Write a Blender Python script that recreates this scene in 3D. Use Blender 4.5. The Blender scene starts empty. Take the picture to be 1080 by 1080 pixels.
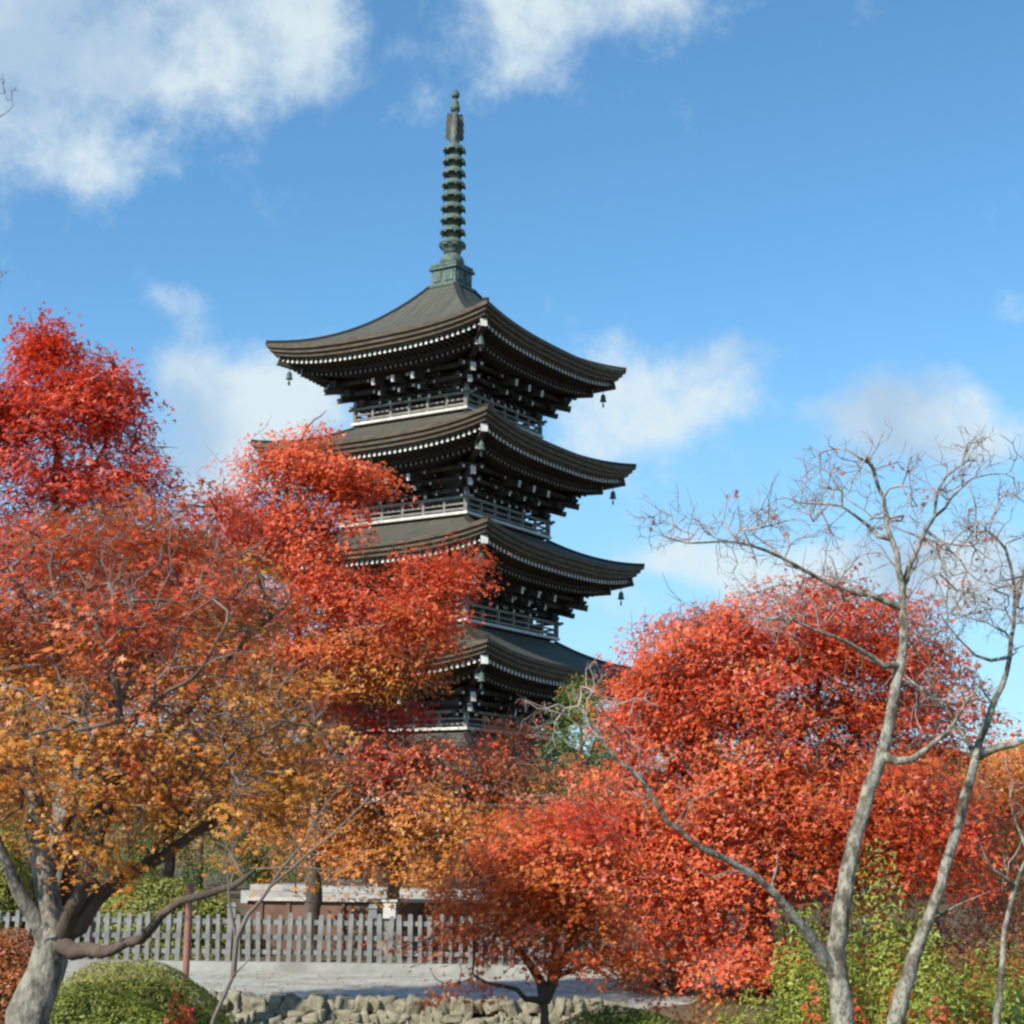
import bpy, math, random
import numpy as np
from mathutils import Vector, Matrix

random.seed(7)
RS = np.random.RandomState(11)
sc = bpy.context.scene
col = sc.collection

# ------------------------------------------------------------------ camera
F, PITCH, ROLL, EYE = 1739.3, 0.2002, 0.0128, 1.6      # focal length for a 1080 wide picture
cd = bpy.data.cameras.new('camera')
cam = bpy.data.objects.new('camera', cd)
col.objects.link(cam)
cd.sensor_width = 36.0
cd.lens = F / 1080 * 36
cd.clip_start = 0.05
cd.clip_end = 9000
cam.matrix_world = Matrix.Translation((0, 0, EYE)) @ Matrix.Rotation(math.pi / 2 + PITCH, 4, 'X') @ Matrix.Rotation(ROLL, 4, 'Z')
sc.camera = cam
sc.render.resolution_x = sc.render.resolution_y = 1024
sc.cycles.filter_width = 2.5
sc.cycles.max_bounces = 7
sc.cycles.diffuse_bounces = 3
sc.cycles.transmission_bounces = 4
sc.cycles.glossy_bounces = 2


def ray(px, py):
    x, y = px - 540, 540 - py
    c, s = math.cos(ROLL), math.sin(ROLL)
    X, U = c * x - s * y, s * x + c * y
    cp, sp = math.cos(PITCH), math.sin(PITCH)
    return np.array([X, F * cp - U * sp, F * sp + U * cp])


def at(px, py, Y):
    """World point that stands at distance Y down the view and shows at this pixel of the photograph."""
    r = ray(px, py)
    return np.array([0, 0, EYE]) + r * (Y / r[1])


# ------------------------------------------------------------------ sun, sky
SUN_AZ = math.atan2(-0.68, -0.73)        # compass style, clockwise from +Y
SUN_EL = math.radians(37)
to_sun = Vector((math.sin(SUN_AZ) * math.cos(SUN_EL), math.cos(SUN_AZ) * math.cos(SUN_EL), math.sin(SUN_EL)))
sl = bpy.data.lights.new('sun', 'SUN')
sl.energy = 5.0
sl.angle = math.radians(0.55)
sl.color = (1.0, 0.94, 0.84)
sun = bpy.data.objects.new('sun', sl)
col.objects.link(sun)
sun.rotation_euler = to_sun.to_track_quat('Z', 'Y').to_euler()

sc.view_settings.view_transform = 'Standard'
sc.view_settings.look = 'None'
sc.view_settings.exposure = 0.18
sc.view_settings.gamma = 1.0

w = bpy.data.worlds.new('World')
sc.world = w
w.use_nodes = True
w.cycles.sampling_method = 'MANUAL'
w.cycles.sample_map_resolution = 256
nt = w.node_tree
nt.nodes.clear()


def N(tree, typ, **kw):
    n = tree.nodes.new(typ)
    for k, v in kw.items():
        setattr(n, k, v)
    return n


def M(tree, op, a, b=None, c=None, clamp=False):
    n = tree.nodes.new('ShaderNodeMath')
    n.operation = op
    n.use_clamp = clamp
    for i, v in enumerate((a, b, c)):
        if v is None:
            continue
        if isinstance(v, (int, float)):
            n.inputs[i].default_value = v
        else:
            tree.links.new(v, n.inputs[i])
    return n.outputs[0]


def VM(tree, op, a, b=None, out=0):
    n = tree.nodes.new('ShaderNodeVectorMath')
    n.operation = op
    for i, v in enumerate((a, b)):
        if v is None:
            continue
        if isinstance(v, (tuple, list)):
            n.inputs[i].default_value = v
        else:
            tree.links.new(v, n.inputs[i])
    return n.outputs[out]


def MIX(tree, fac, a, b, mode='MIX'):
    n = tree.nodes.new('ShaderNodeMix')
    n.data_type = 'RGBA'
    n.blend_type = mode
    for idx, v in ((0, fac), (6, a), (7, b)):
        if isinstance(v, (int, float)):
            n.inputs[idx].default_value = v
        elif isinstance(v, (tuple, list)):
            n.inputs[idx].default_value = (*v, 1) if len(v) == 3 else v
        else:
            tree.links.new(v, n.inputs[idx])
    return n.outputs[2]


sky = N(nt, 'ShaderNodeTexSky', sky_type='NISHITA', sun_disc=False)
sky.sun_elevation = SUN_EL
sky.sun_rotation = SUN_AZ % (2 * math.pi)
sky.air_density = 1.0
sky.dust_density = 0.35
sky.ozone_density = 1.6
sky.altitude = 200
SKY_STRENGTH = 0.15
tc = N(nt, 'ShaderNodeTexCoord')
D = tc.outputs['Generated']
sx = N(nt, 'ShaderNodeSeparateXYZ')
nt.links.new(D, sx.inputs[0])
az = M(nt, 'ARCTAN2', sx.outputs[0], sx.outputs[1])
el = M(nt, 'ARCSINE', sx.outputs[2])


def noise(tree, vec, scale, detail=5, rough=0.55, dist=0.0, col_out=False):
    n = tree.nodes.new('ShaderNodeTexNoise')
    n.inputs['Scale'].default_value = scale
    n.inputs['Detail'].default_value = detail
    n.inputs['Roughness'].default_value = rough
    n.inputs['Distortion'].default_value = dist
    if vec is not None:
        tree.links.new(vec, n.inputs['Vector'])
    return n.outputs['Color' if col_out else 'Fac']


cmb = N(nt, 'ShaderNodeCombineXYZ')
nt.links.new(az, cmb.inputs[0])
nt.links.new(el, cmb.inputs[1])
warp = VM(nt, 'SUBTRACT', noise(nt, D, 9.0, 3, 0.6, col_out=True), (0.5, 0.5, 0.5))
wc = VM(nt, 'ADD', cmb.outputs[0], VM(nt, 'MULTIPLY', warp, (0.085, 0.07, 0.0)))
# clouds: direction (read off the photograph), angular size, weight
CLOUDS = [(30, -20, 230, 95, 0.95), (170, 20, 165, 85, 0.9), (335, 50, 42, 62, 0.55), (60, 165, 100, 36, 0.62), (250, 120, 110, 46, 0.45),
          (560, 10, 58, 78, 0.95), (735, -5, 130, 26, 0.42), (660, -10, 40, 40, 0.4), (185, 330, 30, 26, 0.48),
          (290, 440, 115, 66, 1.0), (200, 490, 75, 60, 0.8), (165, 405, 38, 26, 0.42),
          (650, 445, 78, 78, 0.95), (735, 415, 85, 36, 0.65), (785, 358, 52, 18, 0.45),
          (945, 440, 95, 44, 0.95), (1050, 460, 70, 32, 0.7), (1072, 330, 34, 28, 0.55), (800, 590, 80, 26, 0.75), (905, 600, 80, 36, 0.9), (730, 575, 50, 24, 0.5),
          (640, 640, 70, 36, 0.62), (1030, 590, 80, 44, 0.8), (430, 95, 40, 40, 0.3), (215, 118, 95, 40, -0.62), (330, 110, 60, 40, -0.3),
          (-400, 250, 240, 100, 1.0), (1500, 150, 260, 120, 1.0), (500, -500, 420, 120, 1.0)]
tot = None
for (px, py, rx, ry, wt) in CLOUDS:
    r = ray(px, py)
    a0 = math.atan2(r[0], r[1])
    e0 = math.asin(r[2] / np.linalg.norm(r))
    v = VM(nt, 'SUBTRACT', wc, (a0, e0, 0))
    v = VM(nt, 'MULTIPLY', v, (F / rx * 0.86, F / ry * 0.86, 0))
    d2 = VM(nt, 'DOT_PRODUCT', v, v, out=1)
    g = M(nt, 'EXPONENT', M(nt, 'MULTIPLY', d2, -1.0))
    tot = M(nt, 'MULTIPLY', g, wt) if tot is None else M(nt, 'MULTIPLY_ADD', g, wt, tot)
tot = M(nt, 'MINIMUM', tot, 1.0)
fb = noise(nt, D, 17.0, 8, 0.66)
dens = M(nt, 'ADD', tot, M(nt, 'MULTIPLY', M(nt, 'SUBTRACT', fb, 0.5), 1.9))
mr = N(nt, 'ShaderNodeMapRange', interpolation_type='SMOOTHSTEP')
nt.links.new(dens, mr.inputs['Value'])
mr.inputs['From Min'].default_value = 0.24
mr.inputs['From Max'].default_value = 1.12
cover = mr.outputs[0]
mr2 = N(nt, 'ShaderNodeMapRange', interpolation_type='SMOOTHSTEP')
nt.links.new(noise(nt, VM(nt, 'ADD', D, (0.3, 0.2, 0.06)), 7.0, 5, 0.55), mr2.inputs['Value'])
mr2.inputs['From Min'].default_value = 0.36
mr2.inputs['From Max'].default_value = 0.56
ccol = MIX(nt, mr2.outputs[0], (0.40, 0.54, 0.69), (0.66, 0.765, 0.805))
skyc = MIX(nt, 1.0, sky.outputs[0], (0.62, 1.0, 1.13), 'MULTIPLY')
skyc = MIX(nt, 1.0, skyc, (SKY_STRENGTH,) * 3, 'MULTIPLY')
mh = N(nt, 'ShaderNodeMapRange', interpolation_type='SMOOTHSTEP')
nt.links.new(el, mh.inputs['Value'])
mh.inputs['From Min'].default_value = 0.34
mh.inputs['From Max'].default_value = 0.02
mh.inputs['To Max'].default_value = 0.62
skyc = MIX(nt, mh.outputs[0], skyc, (0.40, 0.56, 0.74))
final = MIX(nt, M(nt, 'MULTIPLY', cover, 0.92), skyc, ccol)
bg = N(nt, 'ShaderNodeBackground')
nt.links.new(final, bg.inputs[0])
bg.inputs[1].default_value = 1.0
wo = N(nt, 'ShaderNodeOutputWorld')
nt.links.new(bg.outputs[0], wo.inputs[0])


# ------------------------------------------------------------------ materials
def mat(name, c1, c2=None, scale=4.0, rough=0.85, bump=0.0, bscale=None, detail=6, stretch=None, c3=None, spec=0.3, metallic=0.0, lo=0.35, hi=0.65):
    m = bpy.data.materials.new(name)
    m.use_nodes = True
    t = m.node_tree
    b = t.nodes['Principled BSDF']
    b.inputs['Roughness'].default_value = rough
    b.inputs['Specular IOR Level'].default_value = spec
    b.inputs['Metallic'].default_value = metallic
    tcn = N(t, 'ShaderNodeTexCoord')
    vec = tcn.outputs['Object']
    if stretch:
        vec = VM(t, 'MULTIPLY', vec, stretch)
    if c2 is None:
        b.inputs['Base Color'].default_value = (*c1, 1)
    else:
        rmp = N(t, 'ShaderNodeMapRange')
        t.links.new(noise(t, vec, scale, detail, 0.6), rmp.inputs[0])
        rmp.inputs['From Min'].default_value = lo
        rmp.inputs['From Max'].default_value = hi
        c = MIX(t, rmp.outputs[0], c1, c2)
        if c3 is not None:
            r2 = N(t, 'ShaderNodeMapRange')
            t.links.new(noise(t, VM(t, 'ADD', vec, (7, 3, 5)), scale * 2.7, 4, 0.6), r2.inputs[0])
            r2.inputs['From Min'].default_value = 0.52
            r2.inputs['From Max'].default_value = 0.66
            c = MIX(t, r2.outputs[0], c, c3)
        t.links.new(c, b.inputs['Base Color'])
    if bump:
        bn = N(t, 'ShaderNodeBump')
        bn.inputs['Strength'].default_value = bump
        bn.inputs['Distance'].default_value = 0.03
        t.links.new(noise(t, vec, bscale or scale * 3, 6, 0.65), bn.inputs['Height'])
        t.links.new(bn.outputs[0], b.inputs['Normal'])
    return m


def leaf_mat(name, trans=0.38, gloss=0.05):
    m = bpy.data.materials.new(name)
    m.use_nodes = True
    t = m.node_tree
    t.nodes.clear()
    at_ = N(t, 'ShaderNodeAttribute', attribute_name='tint')
    d = N(t, 'ShaderNodeBsdfDiffuse')
    tr = N(t, 'ShaderNodeBsdfTranslucent')
    gl = N(t, 'ShaderNodeBsdfGlossy')
    gl.inputs['Roughness'].default_value = 0.5
    gl.inputs['Color'].default_value = (0.9, 0.9, 0.9, 1)
    t.links.new(at_.outputs['Color'], d.inputs[0])
    t.links.new(at_.outputs['Color'], tr.inputs[0])
    m1 = N(t, 'ShaderNodeMixShader')
    m1.inputs[0].default_value = trans
    t.links.new(d.outputs[0], m1.inputs[1])
    t.links.new(tr.outputs[0], m1.inputs[2])
    m2 = N(t, 'ShaderNodeMixShader')
    m2.inputs[0].default_value = gloss
    t.links.new(m1.outputs[0], m2.inputs[1])
    t.links.new(gl.outputs[0], m2.inputs[2])
    o = N(t, 'ShaderNodeOutputMaterial')
    t.links.new(m2.outputs[0], o.inputs[0])
    return m


def roof_mat():
    """Weathered cypress bark / copper courses: streaks down the slope and fine courses across it (UV: x along the eave, y up the slope)."""
    m = bpy.data.materials.new('roof_bark')
    m.use_nodes = True
    t = m.node_tree
    b = t.nodes['Principled BSDF']
    uv = N(t, 'ShaderNodeUVMap', uv_map='slope')
    v = uv.outputs[0]
    streak = noise(t, VM(t, 'MULTIPLY', v, (7.0, 0.45, 1)), 1.0, 6, 0.7)
    patch = noise(t, VM(t, 'MULTIPLY', v, (0.8, 0.9, 1)), 1.0, 5, 0.6)
    wv = N(t, 'ShaderNodeTexWave', wave_type='BANDS', bands_direction='Y', wave_profile='SAW')
    t.links.new(v, wv.inputs['Vector'])
    wv.inputs['Scale'].default_value = 1.6
    wv.inputs['Distortion'].default_value = 0.4
    wv.inputs['Detail'].default_value = 3
    r1 = N(t, 'ShaderNodeMapRange')
    t.links.new(streak, r1.inputs[0])
    r1.inputs['From Min'].default_value = 0.35
    r1.inputs['From Max'].default_value = 0.68
    c = MIX(t, r1.outputs[0], (0.050, 0.046, 0.034), (0.130, 0.119, 0.090))
    r2 = N(t, 'ShaderNodeMapRange')
    t.links.new(patch, r2.inputs[0])
    r2.inputs['From Min'].default_value = 0.4
    r2.inputs['From Max'].default_value = 0.7
    c = MIX(t, M(t, 'MULTIPLY', r2.outputs[0], 0.75), c, (0.105, 0.108, 0.080))
    rs_ = N(t, 'ShaderNodeMapRange')
    t.links.new(wv.outputs['Fac'], rs_.inputs[0])
    rs_.inputs['From Min'].default_value = 0.0
    rs_.inputs['From Max'].default_value = 0.22
    c = MIX(t, rs_.outputs[0], (0.030, 0.028, 0.022), c)          # open joints between the courses
    t.links.new(c, b.inputs['Base Color'])
    b.inputs['Roughness'].default_value = 0.7
    b.inputs['Specular IOR Level'].default_value = 0.35
    bn = N(t, 'ShaderNodeBump')
    bn.inputs['Strength'].default_value = 0.6
    bn.inputs['Distance'].default_value = 0.05
    t.links.new(M(t, 'ADD', wv.outputs['Fac'], M(t, 'MULTIPLY', streak, 0.8)), bn.inputs['Height'])
    t.links.new(bn.outputs[0], b.inputs['Normal'])
    return m


MT = dict(
    roof=roof_mat(),
    edge=mat('eave_edge', (0.085, 0.068, 0.049), (0.165, 0.128, 0.089), 3.0, 0.85, 0.4, 20, stretch=(1, 1, 4)),
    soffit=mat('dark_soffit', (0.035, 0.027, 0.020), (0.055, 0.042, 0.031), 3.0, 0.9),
    rafter=mat('rafter_wood', (0.045, 0.034, 0.025), (0.075, 0.055, 0.040), 5.0, 0.85),
    white=mat('white_paint', (0.50, 0.48, 0.42), (0.72, 0.70, 0.64), 6.0, 0.7),
    dwood=mat('dark_timber', (0.038, 0.032, 0.026), (0.085, 0.070, 0.055), 4.0, 0.85, 0.3, 14, stretch=(1, 1, 0.4)),
    gwood=mat('weathered_rail_wood', (0.17, 0.155, 0.13), (0.30, 0.275, 0.235), 5.0, 0.85),
    plaster=mat('aged_plaster', (0.13, 0.12, 0.10), (0.20, 0.185, 0.16), 2.0, 0.9),
    bronze=mat('green_bronze', (0.075, 0.115, 0.095), (0.145, 0.20, 0.165), 3.5, 0.65, 0.2, 9, c3=(0.06, 0.07, 0.06)),
    brown_bronze=mat('brown_bronze', (0.11, 0.085, 0.068), (0.17, 0.135, 0.11), 5, 0.65),
    stone=mat('podium_stone', (0.28, 0.27, 0.24), (0.40, 0.39, 0.36), 2.0, 0.9, 0.3),
    rock=mat('rubble_rock', (0.21, 0.185, 0.125), (0.35, 0.31, 0.225), 6.0, 0.95, 0.8, 14, c3=(0.24, 0.235, 0.13)),
    gravel=mat('pale_gravel', (0.33, 0.325, 0.265), (0.50, 0.495, 0.42), 2.2, 0.95, 0.5, 60, c3=(0.29, 0.285, 0.23)),
    concrete=mat('kerb_concrete', (0.27, 0.265, 0.23), (0.42, 0.41, 0.365), 2.5, 0.9, 0.2),
    fence=mat('grey_fence_wood', (0.16, 0.155, 0.14), (0.32, 0.31, 0.285), 4.0, 0.9, 0.3, 16),
    brownwood=mat('brown_board', (0.15, 0.085, 0.06), (0.24, 0.14, 0.10), 3.0, 0.85),
    redpost=mat('faded_red_post', (0.27, 0.12, 0.095), (0.34, 0.17, 0.13), 4.0, 0.8),
    bark=mat('maple_bark', (0.09, 0.077, 0.058), (0.33, 0.305, 0.245), 9.0, 0.95, 1.0, 24, stretch=(1, 1, 0.5), c3=(0.36, 0.35, 0.29), lo=0.38, hi=0.60),
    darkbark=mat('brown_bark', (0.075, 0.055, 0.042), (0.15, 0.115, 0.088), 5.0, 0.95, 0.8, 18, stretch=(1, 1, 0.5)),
    palebark=mat('lichen_pale_bark', (0.12, 0.100, 0.072), (0.42, 0.39, 0.31), 11.0, 0.95, 1.0, 30, stretch=(1, 1, 0.6), c3=(0.13, 0.125, 0.075), lo=0.40, hi=0.57),
    twig=mat('twig_bark', (0.13, 0.105, 0.085), (0.24, 0.20, 0.165), 4.0, 0.95),
    palewhite_twig=mat('pale_twig_bark', (0.28, 0.225, 0.19), (0.44, 0.37, 0.32), 4.0, 0.95),
    leaf=leaf_mat('maple_leaf', 0.40, 0.04),
    green=leaf_mat('green_leaf', 0.30, 0.03),
    ground=mat('garden_soil', (0.085, 0.070, 0.042), (0.17, 0.105, 0.055), 1.1, 1.0, 0.6, 30, c3=(0.10, 0.13, 0.035)),
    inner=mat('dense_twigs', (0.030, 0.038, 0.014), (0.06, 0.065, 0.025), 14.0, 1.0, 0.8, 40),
    hill=mat('wooded_hill', (0.16, 0.10, 0.035), (0.26, 0.15, 0.05), 0.06, 1.0, 1.0, 0.3, c3=(0.10, 0.11, 0.04)),
)


# ------------------------------------------------------------------ mesh helpers
def tag(o, label=None, cat=None, group=None, kind=None):
    for k, v in (('label', label), ('category', cat), ('group', group), ('kind', kind)):
        if v:
            o[k] = v
    return o


def empty(name, loc, rz=0.0):
    o = bpy.data.objects.new(name, None)
    o.empty_display_size = 0.3
    col.objects.link(o)
    o.location = loc
    o.rotation_euler = (0, 0, rz)
    return o


def link_mesh(name, me, parent=None):
    o = bpy.data.objects.new(name, me)
    col.objects.link(o)
    if parent is not None:
        o.parent = parent
    return o


class MB:
    """Collects boxes, lathes and grids, then links them as one mesh object."""
    def __init__(s):
        s.v, s.f, s.mi, s.uv = [], [], [], []

    def add(s, vs, fs, mi=0):
        o = len(s.v)
        s.v += [tuple(map(float, p)) for p in vs]
        s.f += [[i + o for i in f] for f in fs]
        s.mi += [mi] * len(fs)

    def box(s, c, size, rot=None, mi=0, taper=1.0):
        hx, hy, hz = [d / 2 for d in size]
        vs = []
        for z, k in ((-hz, 1.0), (hz, taper)):
            for x, y in ((-hx, -hy), (hx, -hy), (hx, hy), (-hx, hy)):
                vs.append(Vector((x * k, y * k, z)))
        if rot is not None:
            vs = [rot @ p for p in vs]
        cv = Vector(c)
        s.add([p + cv for p in vs], [(3, 2, 1, 0), (4, 5, 6, 7), (0, 1, 5, 4), (1, 2, 6, 5), (2, 3, 7, 6), (3, 0, 4, 7)], mi)

    def bar(s, a, b, wd, ht, mi=0):
        """A square beam from a to b, its height upright."""
        a, b = Vector(a), Vector(b)
        d = b - a
        y = d.normalized()
        x = y.cross(Vector((0, 0, 1)))
        x = Vector((1, 0, 0)) if x.length < 1e-5 else x.normalized()
        z = x.cross(y)
        R = Matrix((x, y, z)).transposed()
        s.box((a + b) / 2, (wd, d.length, ht), R, mi)

    def lathe(s, prof, c=(0, 0, 0), n=20, mi=0):
        vs, fs = [], []
        for (r, z) in prof:
            for k in range(n):
                a = 2 * math.pi * k / n
                vs.append((c[0] + r * math.cos(a), c[1] + r * math.sin(a), c[2] + z))
        for j in range(len(prof) - 1):
            for k in range(n):
                k2 = (k + 1) % n
                fs.append((j * n + k, j * n + k2, (j + 1) * n + k2, (j + 1) * n + k))
        fs.append(tuple(range(n))[::-1])
        fs.append(tuple((len(prof) - 1) * n + k for k in range(n)))
        s.add(vs, fs, mi)

    def build(s, name, mats, parent=None, smooth=False):
        me = bpy.data.meshes.new(name)
        me.from_pydata(s.v, [], s.f)
        for m in (mats if isinstance(mats, (list, tuple)) else [mats]):
            me.materials.append(m)
        me.polygons.foreach_set('material_index', s.mi)
        if smooth:
            me.polygons.foreach_set('use_smooth', [True] * len(s.f))
        me.update()
        return link_mesh(name, me, parent)


def np_mesh(name, V, Fq, material, parent=None, tint=None, smooth=False):
    """Mesh from arrays; Fq is (n, 3) or (n, 4)."""
    me = bpy.data.meshes.new(name)
    nv, nf, k = len(V), len(Fq), Fq.shape[1]
    me.vertices.add(nv)
    me.vertices.foreach_set('co', V.astype(np.float32).ravel())
    me.loops.add(nf * k)
    me.loops.foreach_set('vertex_index', Fq.astype(np.int32).ravel())
    me.polygons.add(nf)
    me.polygons.foreach_set('loop_start', np.arange(0, nf * k, k, dtype=np.int32))
    if smooth:
        me.polygons.foreach_set('use_smooth', np.ones(nf, dtype=bool))
    if tint is not None:
        a = me.attributes.new('tint', 'FLOAT_COLOR', 'POINT')
        c4 = np.ones((nv, 4), np.float32)
        c4[:, :3] = tint
        a.data.foreach_set('color', c4.ravel())
    me.materials.append(material)
    me.update(calc_edges=True)
    return link_mesh(name, me, parent)


# ------------------------------------------------------------------ ground and setting
def ground_z(x, y):
    a = min(max((y - 13.0) / 5.0, 0), 1)
    z = -0.45 - 0.30 * a * a * (3 - 2 * a)
    if y > 18.8:
        z += 0.33 * min((y - 18.8) / 1.0, 1)
    if y > 19.9:
        z = -0.42 + 0.13 * min((y - 19.9) / 0.12, 1)
    return z


def make_ground():
    ys = sorted(set(list(np.arange(-4, 30, 0.5)) + [19.9, 20.02] + list(np.arange(30, 120, 6.0)) + [-3000, -800, -200, -60, -20, 160, 300, 700, 1500, 4000]))
    xs = list(np.arange(-20, 20.1, 1.0))
    xs = [-4000, -1200, -400, -150, -60, -35] + xs + [35, 60, 150, 400, 1200, 4000]
    V = np.array([(x, y, ground_z(x, y)) for y in ys for x in xs])
    nx = len(xs)
    Fq = np.array([(j * nx + i, j * nx + i + 1, (j + 1) * nx + i + 1, (j + 1) * nx + i) for j in range(len(ys) - 1) for i in range(nx - 1)])
    tag(np_mesh('ground', V, Fq, MT['ground']), kind='structure')


make_ground()
mb = MB()
pz = -0.286
mb.add([(-30, 20.35, pz), (0.9, 20.35, pz), (1.7, 20.6, pz), (2.3, 21.3, pz), (2.7, 22.6, pz), (3.2, 23.8, pz), (4.2, 24.3, pz), (30, 24.4, pz), (30, 25.62, pz), (-30, 25.62, pz)], [tuple(range(10))])
tag(mb.build('gravel_path', MT['gravel']), kind='structure')


def make_hill():
    nx, ny = 240, 130
    V = []
    for j in range(ny):
        for i in range(nx):
            x = -260 + 610 * i / (nx - 1)
            y = 110 + 340 * j / (ny - 1)
            g = math.exp(-(((x - 165) / 90) ** 2) - (((y - 320) / 80) ** 2))
            rg = math.exp(-((y - 175) / 40) ** 2) * min(1, (abs(x) + 60) / 100)
            z = -2.0 + 13.5 * rg + 0.8 * rg * math.sin(x * 0.33 + math.sin(y * .2)) + 40 * g + g * 5 * math.sin(x * 0.21 + 2 * math.sin(y * .13)) * math.sin(y * 0.17) + g * 1.6 * math.sin(x * 1.1) * math.sin(y * 0.9)
            V.append((x, y, z))
    Fq = np.array([(j * nx + i, j * nx + i + 1, (j + 1) * nx + i + 1, (j + 1) * nx + i) for j in range(ny - 1) for i in range(nx - 1)])
    tag(np_mesh('hill', np.array(V), Fq, MT['hill'], smooth=True), kind='structure')


make_hill()

# ------------------------------------------------------------------ the pagoda
PAG = empty('pagoda', (-2.266, 56.216, -0.29), -0.5704)
tag(PAG, 'dark timber five storey pagoda with a tall green bronze spire rising behind the red maples', 'pagoda')
GZ = 0.29                                     # pagoda base lies at -0.29, heights below are above eye datum
A = [4.60, 4.86, 5.07, 5.29, 5.50]            # half width of each roof, top first
ZT = [18.59, 15.04, 11.43, 7.71, 3.95]        # height of each eave's corner tip
B = [2.43, 2.66, 2.89, 3.12]
ZB = [15.92, 12.30, 8.73, 5.27]
LIFT = 0.42
FACE = [Matrix.Rotation(k * math.pi / 2, 3, 'Z') for k in range(4)]


def z_eave(zt, u):
    return zt - LIFT * (1 - (0.75 * abs(u) ** 3.2 + 0.25 * u * u))


def roof(i):
    a, zt = A[i], ZT[i] + GZ
    ctop = 0.60 if i == 0 else B[i - 1] - 0.12
    ztop = (21.06 if i == 0 else ZB[i - 1] - 0.17) + GZ
    nu, nv = 36, 16
    mesh = MB()
    uvs = []
    for k in range(4):
        R = FACE[k]
        vs, fs, uvl = [], [], []
        for jv in range(nv + 1):
            v = jv / nv
            wd = a * (1 - v) + ctop * v
            for ju in range(nu + 1):
                u = -1 + 2 * ju / nu
                base = z_eave(zt, u)
                mid = z_eave(zt, 0)
                p = (0.40 * v + 0.60 * v ** 2.3) if i == 0 else (0.62 * v + 0.38 * v ** 2)
                z = mid + (ztop - mid) * p + (base - mid) * (1 - v) ** 2.0
                vs.append(R @ Vector((u * wd, -wd, z)))
                uvl.append((u * wd + 13 * k, (a - wd) * 1.15))
        n1 = nu + 1
        for jv in range(nv):
            for ju in range(nu):
                q = (jv * n1 + ju, jv * n1 + ju + 1, (jv + 1) * n1 + ju + 1, (jv + 1) * n1 + ju)
                fs.append(q)
                uvs += [uvl[t] for t in q]
        mesh.add(vs, fs, 0)
        # thick layered eave edge, each course stepped in below the one above
        prof = [(0, 0), (0.02, 0.13), (0.10, 0.135), (0.11, 0.27), (0.20, 0.275), (0.21, 0.40), (0.34, 0.405), (0.35, 0.47)]
        vs, fs = [], []
        for (ins, dr) in prof:
            for ju in range(nu + 1):
                u = -1 + 2 * ju / nu
                wd = a - ins
                vs.append(R @ Vector((u * wd, -wd, z_eave(zt, u) - dr)))
        for jp in range(len(prof) - 1):
            for ju in range(nu):
                q = ((jp + 1) * n1 + ju, (jp + 1) * n1 + ju + 1, jp * n1 + ju + 1, jp * n1 + ju)
                fs.append(q)
                uvs += [(0, 0)] * 4
        mesh.add(vs, fs, 1)
    o = mesh.build('roof', [MT['roof'], MT['edge']], PAG)
    uvl = o.data.uv_layers.new(name='slope')
    uvl.data.foreach_set('uv', np.array(uvs, np.float32).ravel())
    sm = np.array([m == 0 for m in mesh.mi])
    o.data.polygons.foreach_set('use_smooth', sm)

    c = body_half(i)
    # soffit boards
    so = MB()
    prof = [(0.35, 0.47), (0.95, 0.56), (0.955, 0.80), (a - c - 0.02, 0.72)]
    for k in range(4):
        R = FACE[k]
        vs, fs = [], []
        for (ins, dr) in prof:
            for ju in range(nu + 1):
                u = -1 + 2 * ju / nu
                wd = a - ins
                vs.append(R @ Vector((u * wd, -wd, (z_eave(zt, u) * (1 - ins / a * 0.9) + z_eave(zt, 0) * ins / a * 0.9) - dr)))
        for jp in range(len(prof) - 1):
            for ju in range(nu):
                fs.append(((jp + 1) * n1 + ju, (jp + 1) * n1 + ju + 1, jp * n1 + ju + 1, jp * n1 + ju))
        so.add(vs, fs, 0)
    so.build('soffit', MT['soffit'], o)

    # two tiers of rafters with white painted ends
    rest = MB()
    for k in range(4):
        R = FACE[k]
        for (i0, i1, d0, d1, hh) in ((0.40, 0.95, 0.545, 0.62, 0.13), (1.0, a - c, 0.885, 0.80, 0.15)):
            wd = a - i0
            n = int(2 * (wd - 0.12) / 0.205)
            for q in range(n + 1):
                s = -(wd - 0.12) + 2 * (wd - 0.12) * q / n
                u = s / wd
                inner = max(abs(s) + 0.02, a - i1)
                if inner > wd - 0.1:
                    inner = wd - 0.1
                zz0 = z_eave(zt, u) * (1 - i0 / a * 0.9) + z_eave(zt, 0) * (i0 / a * 0.9) - d0
                f1 = (a - inner) / a * 0.9
                u1 = min(1, abs(s) / inner)
                zz1 = z_eave(zt, u1) * (1 - f1) + z_eave(zt, 0) * f1 - d1
                p0 = R @ Vector((s, -wd, zz0))
                p1 = R @ Vector((s, -inner, zz1))
                single = i == 0 and i0 < 0.5 and k in (0, 1)      # the row that shows largest: each rafter its own mesh
                g = MB() if single else rest
                g.bar(p0, p1, 0.095, hh, 0)
                d = (p0 - p1).normalized()
                if i0 < 0.5:
                    g.bar(p0 + d * 0.003, p0 + d * 0.02, 0.098, 0.125, 1)
                else:
                    g.bar(p0 + d * 0.003, p0 + d * 0.02, 0.07, 0.07, 2)
                if single:
                    g.build('rafter', [MT['rafter'], MT['white']], o)
    rest.build('rafters', [MT['rafter'], MT['white'], MT['gwood']], o)['kind'] = 'stuff'

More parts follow.
